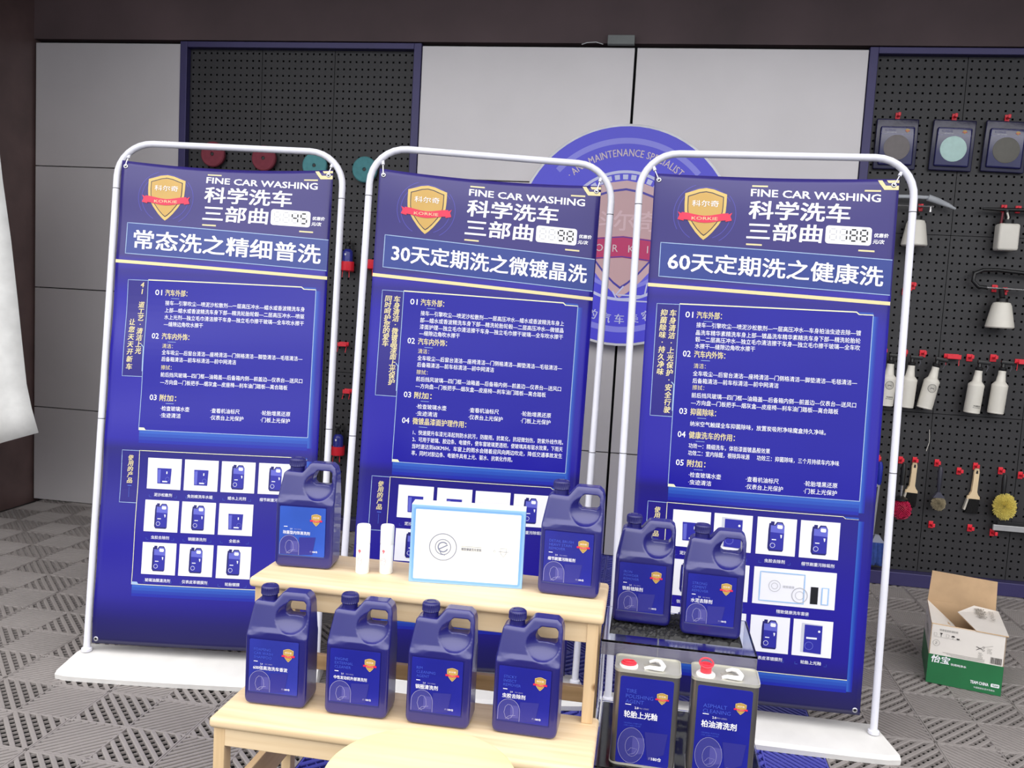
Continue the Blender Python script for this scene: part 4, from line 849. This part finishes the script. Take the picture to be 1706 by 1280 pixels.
# polishing pads on the left board
for x, z, c, lb in ((-2.523, 2.253, (128, 52, 66), 'dark red polishing pad on the left pegboard, nearest the grey panels'), (-2.192, 2.238, (128, 52, 66), 'dark red polishing pad on the left pegboard, second from the left'),
                    (-1.867, 2.204, (86, 150, 156), 'teal polishing pad half hidden behind the left banner frame'), (-1.553, 2.190, (78, 140, 146), 'teal polishing pad in the gap between left and middle banners')):
    t = thing('polishing_pad', lb, 'pad', (x, YB, z), 0, 'polishing pads on the left pegboard'); R_ = Matrix.Rotation(PI/2, 4, 'X')
    mm = mat('pad_%d_%d' % c[:2], c, rough=.8, var=.08, scale=40, bump=.3, bscale=120)
    MB().lathe([(.070, .012), (.076, .016), (.076, .034), (.070, .040), (.012, .041), (.010, .034), (.0001, .034)], 40, mm, R_).build('foam_disc', t, 40)
    MB().lathe([(.009, .0345), (.009, .038), (.0001, .038)], 12, m_blk, R_).build('centre_hole', t, 40); MB().lathe([(.007, .001), (.007, .014)], 10, m_hook, R_).build('peg', t)
def spray_bottle(x, z, s, label, group):
    t = thing('spray_bottle', label, 'bottle', (x, YB-.047, z), 0, group)
    MB().lathe([(.026, 0), (.031, .003), (.031, .100), (.028, .112), (.016, .124)], 28, mat('blue_spray_bottle', (44, 48, 140), rough=.3, var=.05)).build('bottle_body', t, 40)
    MB().lathe([(.016, .124), (.016, .140), (.012, .144)], 20, m_blk).tube([(-.004, 0, .142), (-.002, -.002, .165)], .009, 10, m_blk).rbox(-.022, .014, -.008, .008, .160, .182, .004, m_blk).build('trigger_head', t, 40)
    h = P2(); fb = lambda a, b, ly: (-(.0312+.0002*ly)*math.sin(-a/3.12), -(.0312+.0002*ly)*math.cos(a/3.12), b/100)
    h.poly([(-1, 9.6), (.2, 9.6), (.1, 8.8), (-.4, 8.3), (-.9, 8.8)], PWH, 1); h.rect(-2, 6.6, 1, 7.2, PB2, 1); h.rect(-2, 5.2, 1.6, 5.5, PWH, 1); h.ring(-.8, 3.0, 1.4, .5, INK('green_grey', (120, 150, 150)), 1, n=18); h.build('bottle_print', t, fb)
    return t
def cup_holder(x, z, label):
    t = thing('bottle_holder', label, 'holder', (x, YB-.047, z), 0, 'red bottle holders on the left pegboard')
    MB().lathe([(.0001, -.004), (.040, -.004), (.041, 0), (.041, .050), (.0385, .050), (.0385, .0), (.0001, .0)], 28, m_hook, cap=False).build('cup', t, 40)
    MB().rbox(-.025, .025, .038, .0465, -.01, .05, .002, m_hook).build('back_plate', t)
    for sx in (-1, 1): MB().tube([(sx*.02, -.02, -.004), (sx*.022, -.024, -.045)], .002, 6, m_hook).build('prong', t)
cup_holder(-1.632, 1.592, 'red cup holder with blue spray bottle between left and middle banners'); spray_bottle(-1.632, 1.5925, 1, 'blue spray bottle in the upper red holder, between left and middle banners', 'blue spray bottles on the left pegboard')
cup_holder(-1.488, 1.610, 'empty red cup holder peeking past the middle banner frame')
cup_holder(-1.648, .470, 'lower red cup holder in the gap between left and middle banners'); spray_bottle(-1.648, .4705, 1, 'blue spray bottle in the lower red holder, behind the top bench step', 'blue spray bottles on the left pegboard')
wide_hook(-1.65, 1.145, .06, 'red hook halfway up the gap between left and middle banners'); wide_hook(-1.611, .86, .05, 'red hook below the middle of the gap between left and middle banners')
# blister packs
for x, z, dc, tilt, lb in ((1.425, 2.42, (128, 122, 122), .0, 'pack with round dull grey pad, left of three hanging on the pegboard'), (1.712, 2.42, (196, 228, 222), .02, 'pack with round pale mint pad, middle of three hanging on the pegboard'), (1.975, 2.42, (112, 110, 104), .03, 'pack with round dark grey pad, right one of three on the pegboard')):
    t = thing('pad_pack', lb, 'package', (x, YB-.012, z), 0, 'round pad packs on the right pegboard', rot=(0, tilt, 0)); t['label'] = lb
    bag = mat('navy_bag', (34, 32, 66), rough=.18, var=.2, scale=14, bump=.4, bscale=25); R_ = Matrix.Rotation(PI/2, 4, 'X')
    MB().rbox(-.108, .108, -.010, .006, -.138, .130, .006, bag, seg=3).build('bag', t, 40)
    MB().rbox(-.088, .088, -.026, -.008, -.118, .088, .010, mat('navy_card', (40, 40, 92), rough=.15, var=.15, scale=10, coat=.6), seg=3).build('bulge', t, 40)
    MB().lathe([(.067, .024), (.067, .028), (.060, .031), (.0001, .032)], 40, mat('disc_%d_%d' % dc[:2], dc, rough=.7, var=.06, scale=30), Matrix.Translation((0, 0, -.025)) @ R_).build('round_pad', t, 40)
    h = P2(); fp = lambda a, b, ly: (a/100, -.0262-.0003*ly, -b/100); ln = INK('pack_line', (150, 150, 190))
    h.line([(-8.2, -7.8), (-8.4, -5.2), (-7.6, -4.6), (8.2, -4.6)], .14, ln, 1); h.line([(-8.2, -7.8), (-7.8, -8.2), (8.0, -8.2)], .12, ln, 1); h.text('CAR CARE PAD', -5.6, -5.5, .5, PWH, 1); shield(h, 4.8, -7.4, 1.9, 2.0, 1, text=False)
    h.text('KORKIE', -6.6, -6.7, 1.1, INK('pack_faint', (66, 66, 120)), 1); h.build('pack_print', t, fp)
    hook(x, z+.148, 'red peg hook carrying the '+lb.split(',')[0], 'red hooks holding the pad packs', long_=.035)
# foam guns
m_brass = mat('bright_metal', (206, 206, 208), rough=.25, metal=.9); m_clear = mat('clear_tube', (210, 214, 220), rough=.1, alpha=.55)
def pot(t, x, z, r0, r1, hh):
    MB().lathe([(r1*.93, 0), (r1, .006), (r1*.97, .02), (r0*1.05, hh*.86), (r0*.9, hh*.97), (r0*.6, hh)], 32, m_potw, Matrix.Translation((x, -.074, z))).build('milky_pot', t, 40)
    MB().lathe([(r0*.6, 0), (r0*.6, .020)], 20, m_blk, Matrix.Translation((x, -.074, z+hh))).build('pot_collar', t, 40)
t = thing('foam_gun', 'foam gun with clear bent nozzle and milky pot, beside right banner frame', 'foam gun', (1.551, YB, 1.872), 0, 'foam guns on the pegboard')
pot(t, 0, 0, .046, .066, .138)
MB().tube([(0, -.074, .158), (0, -.048, .215)], .010, 10, m_blk).tube([(-.13, -.045, .215), (.09, -.045, .215)], .005, 8, m_brass).build('valve_block', t, 40)
MB().tube([(-.15, -.05, .262), (-.05, -.05, .264), (.055, -.05, .262)], .010, 12, m_clear).tube([(.055, -.05, .262), (.10, -.05, .248), (.16, -.05, .225), (.198, -.05, .207)], [.018, .017, .012, .006], 12, m_clear).build('clear_nozzle', t, 40)
MB().tube([(-.125, -.05, .235), (-.148, -.055, .205), (-.135, -.055, .165), (-.128, -.05, .135)], [.008, .008, .006, .004], 8, m_potw).build('trigger', t, 40); MB().tube([(.075, -.045, .215), (.075, -.047, .185)], [.005, .010], 8, m_brass).build('air_fitting', t, 40)
hook(1.585, 2.088, 'red hook holding the foam gun with clear nozzle', 'red hooks holding foam guns', long_=.03)
t = thing('foam_gun', 'black foam gun with squarish milky pot under the right-hand pad pack', 'foam gun', (2.016, YB, 1.868), 0, 'foam guns on the pegboard')
MB().rbox(-.052, .052, -.09, -.012, 0, .142, .014, m_potw, seg=4).build('milky_pot', t, 50)
MB().lathe([(.03, 0), (.03, .022)], 20, m_blk, Matrix.Translation((0, -.045, .142))).build('pot_collar', t, 40)
MB().tube([(0, -.045, .16), (-.01, -.045, .215)], .012, 10, m_blk).build('valve_block', t, 40); MB().tube([(-.13, -.045, .218), (-.04, -.045, .216), (.14, -.045, .219)], [.006, .010, .010], 10, m_blk).build('black_barrel', t, 40)
MB().tube([(-.012, -.06, .20), (-.004, -.062, .175), (-.008, -.06, .155)], .005, 8, m_potw).build('trigger', t, 40); MB().tube([(-.03, -.05, .20), (-.035, -.055, .14)], .006, 8, mat('dark_red_grip', (110, 24, 40), rough=.5)).build('grip', t, 40)
hook(2.004, 2.098, 'red hook holding the black foam gun', 'red hooks holding foam guns', long_=.03); hook(2.075, 2.095, 'second red hook right of the black foam gun handle', 'red hooks holding foam guns', long_=.03)
t = thing('foam_gun', 'foam gun with black coiled hose and wide milky pot, below the other guns', 'foam gun', (2.020, YB, 1.458), 0, 'foam guns on the pegboard')
pot(t, 0, 0, .046, .070, .138)
MB().tube([(0, -.074, .158), (.0, -.048, .205)], .014, 10, m_blk).build('valve_block', t, 40); MB().tube([(-.075, -.045, .212), (.14, -.045, .208)], .005, 8, m_brass).build('metal_lance', t, 40)
MB().tube([(-.075, -.045, .212), (-.115, -.045, .215), (-.145, -.045, .245), (-.140, -.045, .285), (-.10, -.045, .305), (-.03, -.045, .308), (.08, -.045, .300), (.25, -.045, .285)], .0105, 10, m_blk).build('hose', t, 50)
MB().tube([(-.004, -.062, .19), (-.010, -.066, .172), (-.002, -.064, .160)], .004, 8, m_potw).build('trigger', t, 40)
hook(2.00, 1.672, 'red hook left above the hose gun pot', 'red hooks holding foam guns', long_=.03); hook(2.055, 1.660, 'red hook right above the hose gun pot', 'red hooks holding foam guns', long_=.03)
t = hook(1.586, 1.665, 'red double hook alone beside the right banner frame, above the white bottles', long_=.04)
MB().rbox(-.055, -.005, -.014, -.006, -.03, -.018, .002, m_hook).rbox(-.055, -.046, -.014, -.006, -.055, -.02, .002, m_hook).rbox(-.028, -.018, -.014, -.006, -.055, -.02, .002, m_hook).build('side_arm', t)
# white trigger bottles
bp = None
def bottle_print(t, ring, txt):
    R = .0405; fb = lambda a, b, ly: ((R+.0003*ly)*math.sin(a/4.05), -(R+.0003*ly)*math.cos(a/4.05), b/100); k_ = INK('stamp_black', (40, 40, 42))
    if ring:
        h = P2(); h.ring(0, 11.6, 2.2, .22, k_, 1, n=28); h.ring(0, 11.6, 1.75, .12, k_, 1, n=28); h.ring(0, 11.6, 1.2, .14, k_, 1, n=20); h.rect(-.9, 11.2, -.1, 11.5, k_, 1); h.rect(.1, 11.2, .9, 11.5, k_, 1); h.rect(-.8, 11.7, .8, 12.0, k_, 1); h.build('round_stamp', t, fb)
    if txt:
        h = P2(); h.text('汽车美容专家', -1.6, 0, .8, k_, 1, w=3.9, bold=.03); h.text('PROFESSIONAL', -1.8, .9, .5, k_, 1, w=4.2); h.build('bottle_lettering', t, lambda a, b, ly: fb(a+.6, (5.2 if ring else 4.2)-b, ly))
for i, (x, z, rt, ring, txt, lb) in enumerate(((1.497, 1.0, .04, 1, 1, 'white trigger bottle with round stamp, left of the right banner frame tube'), (1.603, .998, .05, 0, 0, 'plain white trigger bottle just right of the right banner frame tube'), (1.700, 1.0, .17, 1, 0, 'tilted white trigger bottle with round black stamp, third in the row'),
                                   (1.942, .993, .07, 0, 1, 'white trigger bottle with small black text, after the empty hook'), (2.062, .999, .06, 0, 0, 'plain white trigger bottle at the right end of the row'))):
    t = thing('trigger_bottle', lb, 'bottle', (x-.012, YB-.060, z), 0, 'white trigger bottles in a row on the pegboard', rot=(0, rt, 0))
    MB().lathe([(.036, 0), (.0405, .004), (.0395, .010), (.0405, .014), (.0400, .142), (.0405, .148), (.040, .156), (.030, .168), (.024, .174), (.0185, .215), (.0185, .232), (.016, .2335)], 32, m_potw).build('bottle_body', t, 40)
    MB().lathe([(.0175, .232), (.019, .234), (.019, .248), (.012, .252)], 24, m_blk).build('screw_collar', t, 40)
    MB().tube([(0, 0, .25), (0, .004, .272)], .010, 10, m_blk).rbox(-.014, .052, -.008, .008, .268, .288, .004, m_blk).build('spray_head', t, 40)
    MB().tube([(.036, 0, .270), (.042, -.002, .252), (.036, -.002, .232)], [.004, .004, .003], 8, mat('grey_trigger', (70, 70, 76), rough=.4)).build('trigger', t, 40)
    bottle_print(t, ring, txt)
    hook(x-.030+(.05 if i == 2 else 0)*0, z+.298, ['red hook above the stamped bottle hidden by the banner frame', 'red hook above the plain white bottle by the frame tube', 'red hook above the tilted stamped white bottle', 'red hook above the bottle with small black text', 'red hook above the rightmost white bottle'][i], 'red hooks over the white bottles', wide=.004, long_=.05)
wide_hook(1.819, 1.292, .075, 'wide empty red hook between the third and fourth white bottles', 'red hooks over the white bottles'); wide_hook(2.172, 1.286, .06, 'wide red hook right of the last white bottle, cut by the picture edge', 'red hooks over the white bottles')
# brushes
def spiky(rx, rz_, ry, n, L, m, r0=.0016, hemi=False):
    mb = MB(); g_ = PI*(3-math.sqrt(5))
    for i in range(n):
        z = 1-2*(i+.5)/n; q = math.sqrt(1-z*z); a = i*g_; d = Vector((q*math.cos(a), q*math.sin(a), z))
        if d.y > .35: continue
        p0 = Vector((d.x*rx*.55, d.y*ry*.55, d.z*rz_*.55)); d2 = (d+Vector((random.uniform(-.12, .12), random.uniform(-.12, .12), random.uniform(-.12, .12)))).normalized()
        p1 = Vector((d.x*rx, d.y*ry, d.z*rz_))+d2*L*random.uniform(.3, 1); mb.tube([p0, p1], r0, 4, m)
    return mb
def brush_obj(x, z, label): return thing('wash_brush', label, 'brush', (x, YB-.068, z), 0, 'brushes hung on the pegboard')
t = brush_obj(1.490, .69, 'long brush with blue handle, grey shaft and blue bristles beside right banner')
MB().tube([(-.003, 0, 0), (0, 0, -.03), (0, 0, -.11), (.0, 0, -.128)], [.010, .015, .014, .010], 14, mat('blue_grip', (28, 44, 160), rough=.35)).build('handle', t, 50)
MB().rbox(-.011, .011, -.006, .006, -.415, -.125, .003, mat('grey_shaft', (150, 150, 154), rough=.35, metal=.3), Matrix.Rotation(.03, 4, 'Y')).build('shaft', t)
MB().rbox(-.006, -.001, -.0065, -.0055, -.40, -.14, .0005, m_blk, Matrix.Rotation(.03, 4, 'Y')).build('shaft_groove', t)
MB().prism([(-.010, -.41), (.012, -.41), (.045, -.455), (-.026, -.455)], -.012, .012, mat('grey_head', (140, 144, 160), rough=.4), Matrix(((1, 0, 0, .014), (0, 0, 1, 0), (0, 1, 0, 0), (0, 0, 0, 1)))).build('head', t)
mb = MB(); mbl = mat('blue_bristles', (58, 84, 156), rough=.6, var=.2, scale=60)
for i in range(420):
    a, b = random.uniform(-.03, .042), random.uniform(-.022, .022); mb.tube([(a+.014, b, -.452), (a*1.15+.016+random.uniform(-.005, .005), b*1.3, -.57+random.uniform(-.012, .012))], .0016, 4, mbl)
tag(mb.build('bristles', t), kind='stuff')
t = brush_obj(1.612, .69, 'round pinkish-red brush with black handle just right of the frame tube')
MB().tube([(0, 0, 0), (0, 0, -.03), (0, 0, -.12)], [.009, .014, .013], 14, m_blk).build('handle', t, 50); MB().tube([(0, 0, -.12), (0, 0, -.19)], .006, 10, m_brass).build('neck', t)
MB().lathe([(.012, -.18), (.036, -.195), (.036, -.204)], 24, m_blk).build('head', t, 40)
tag(spiky(.044, .050, .044, 520, .010, mat('crimson_bristles', (200, 40, 84), rough=.5, var=.15, scale=60), .003).build('bristles', t, loc=(.008, 0, -.255)), kind='stuff')
def paint_brush(x, z, label):
    t = thing('flat_brush', label, 'brush', (x, YB-.014, z), 0, 'brushes hung on the pegboard', rot=(0, .03, 0)); mc = mat('cream_handle', (226, 202, 164), rough=.4, var=.04)
    T = Matrix(((1, 0, 0, 0), (0, 0, 1, 0), (0, 1, 0, 0), (0, 0, 0, 1)))
    MB().prism([(-.010, 0), (-.014, -.02), (-.013, -.06), (-.011, -.13), (-.020, -.148), (-.032, -.156), (-.033, -.172), (.033, -.172), (.032, -.156), (.018, -.146), (.011, -.13), (.013, -.06), (.014, -.02), (.010, 0)], -.009, .009, mc, T, bev=.003).build('handle', t, 50)
    MB().prism([(-.004, -.01), (-.006, -.028), (.006, -.028), (.004, -.01)], -.0096, .0096, m_blk, T).build('hang_hole', t)
    MB().prism([(-.033, -.172), (-.024, -.172), (-.036, -.235), (-.046, -.232)], -.010, .010, mat('pale_ferrule', (190, 184, 172), rough=.5), T).build('side_strip', t)
    mb = MB(); mk = mat('black_bristles', (20, 19, 20), rough=.7)
    for i in range(300):
        a, b = random.uniform(-.022, .032), random.uniform(-.008, .008); mb.tube([(a, b, -.170), (a*1.08-.004, b, -.245+random.uniform(-.006, .006))], .0018, 4, mk)
    tag(mb.build('bristles', t), kind='stuff'); return t
paint_brush(1.683, .692, 'flat brush with cream handle and black bristles, beside the pinkish-red brush'); paint_brush(2.006, .686, 'flat brush with cream handle and black bristles, left of the yellow brush')
t = brush_obj(1.802, .688, 'small dark-handled brush with worn beige-grey bristles, middle of the row')
MB().tube([(0, 0, 0), (0, 0, -.02), (0, 0, -.10), (0, 0, -.14)], [.008, .013, .012, .007], 12, mat('dark_grey_handle', (54, 54, 66), rough=.4)).build('handle', t, 50)
MB().prism([(-.008, -.14), (.008, -.14), (.034, -.172), (-.028, -.172)], -.012, .012, mat('dark_grey_head', (70, 70, 84), rough=.4), Matrix(((1, 0, 0, 0), (0, 0, 1, 0), (0, 1, 0, 0), (0, 0, 0, 1)))).build('head', t)
tag(spiky(.028, .030, .028, 520, .012, mat('beige_bristles', (168, 156, 128), rough=.7, var=.2, scale=60), .0016).build('bristles', t, loc=(.006, 0, -.205)), kind='stuff')
t = brush_obj(2.130, .672, 'round fluffy yellow brush with black handle at the right of the row')
MB().tube([(0, 0, 0), (0, 0, -.02), (0, 0, -.10), (.008, 0, -.14)], [.008, .013, .012, .008], 12, m_blk).build('handle', t, 50)
tag(spiky(.046, .062, .046, 900, .016, mat('yellow_bristles', (236, 220, 120), rough=.7, var=.1, scale=60), .0018).build('bristles', t, loc=(.014, 0, -.175)), kind='stuff')
for x, z, lb in ((1.489, .700, 'red hook holding the blue-handled brush'), (1.610, .700, 'red hook holding the pinkish-red brush'), (1.684, .703, 'red hook holding the cream brush beside the pinkish-red brush'), (1.800, .700, 'red hook holding the small beige-grey brush'), (2.000, .698, 'red hook holding the cream brush left of the yellow one'), (2.130, .684, 'dark-shaded red hook holding the yellow brush')):
    hook(x, z, lb, 'red hooks holding brushes', long_=.045)
hook(1.918, .664, 'empty red hook between the beige-grey brush and the right cream brush', 'empty red hooks low on the pegboard'); hook(2.232, .668, 'empty red hook right of the yellow brush, at the picture edge', 'empty red hooks low on the pegboard')
hook(1.801, .352, 'empty red hook low on the board, straight below the beige-grey brush', 'empty red hooks low on the pegboard'); hook(2.004, .352, 'empty red hook low on the board, left of the grey squeegee bar', 'empty red hooks low on the pegboard'); hook(2.121, .338, 'red hook under the grey squeegee bar', 'empty red hooks low on the pegboard', long_=.06)
t = thing('squeegee', 'grey metal squeegee bar low on the pegboard at the right edge', 'squeegee', (2.30, YB-.045, .375))
MB().rbox(-.195, .20, -.008, .008, -.016, .016, .003, mat('grey_bar', (176, 176, 178), rough=.4, metal=.3)).build('bar', t); MB().rbox(-.175, .20, -.004, .004, .016, .034, .001, m_blk).build('rubber_blade', t); MB().tube([(.02, 0, 0), (.02, -.03, -.10)], .010, 10, m_blk).build('grip', t, 40)
t = thing('dangling_wire', 'thin white wire dangling on the pegboard above the beige-grey brush', 'wire', (1.744, YB-.006, .78))
MB().tube([(.0, 0, .10), (.003, -.004, .06), (.004, -.006, .03), (-.003, -.004, 0), (-.006, -.002, -.02)], .0016, 6, m_potw).build('strand', t, 60)
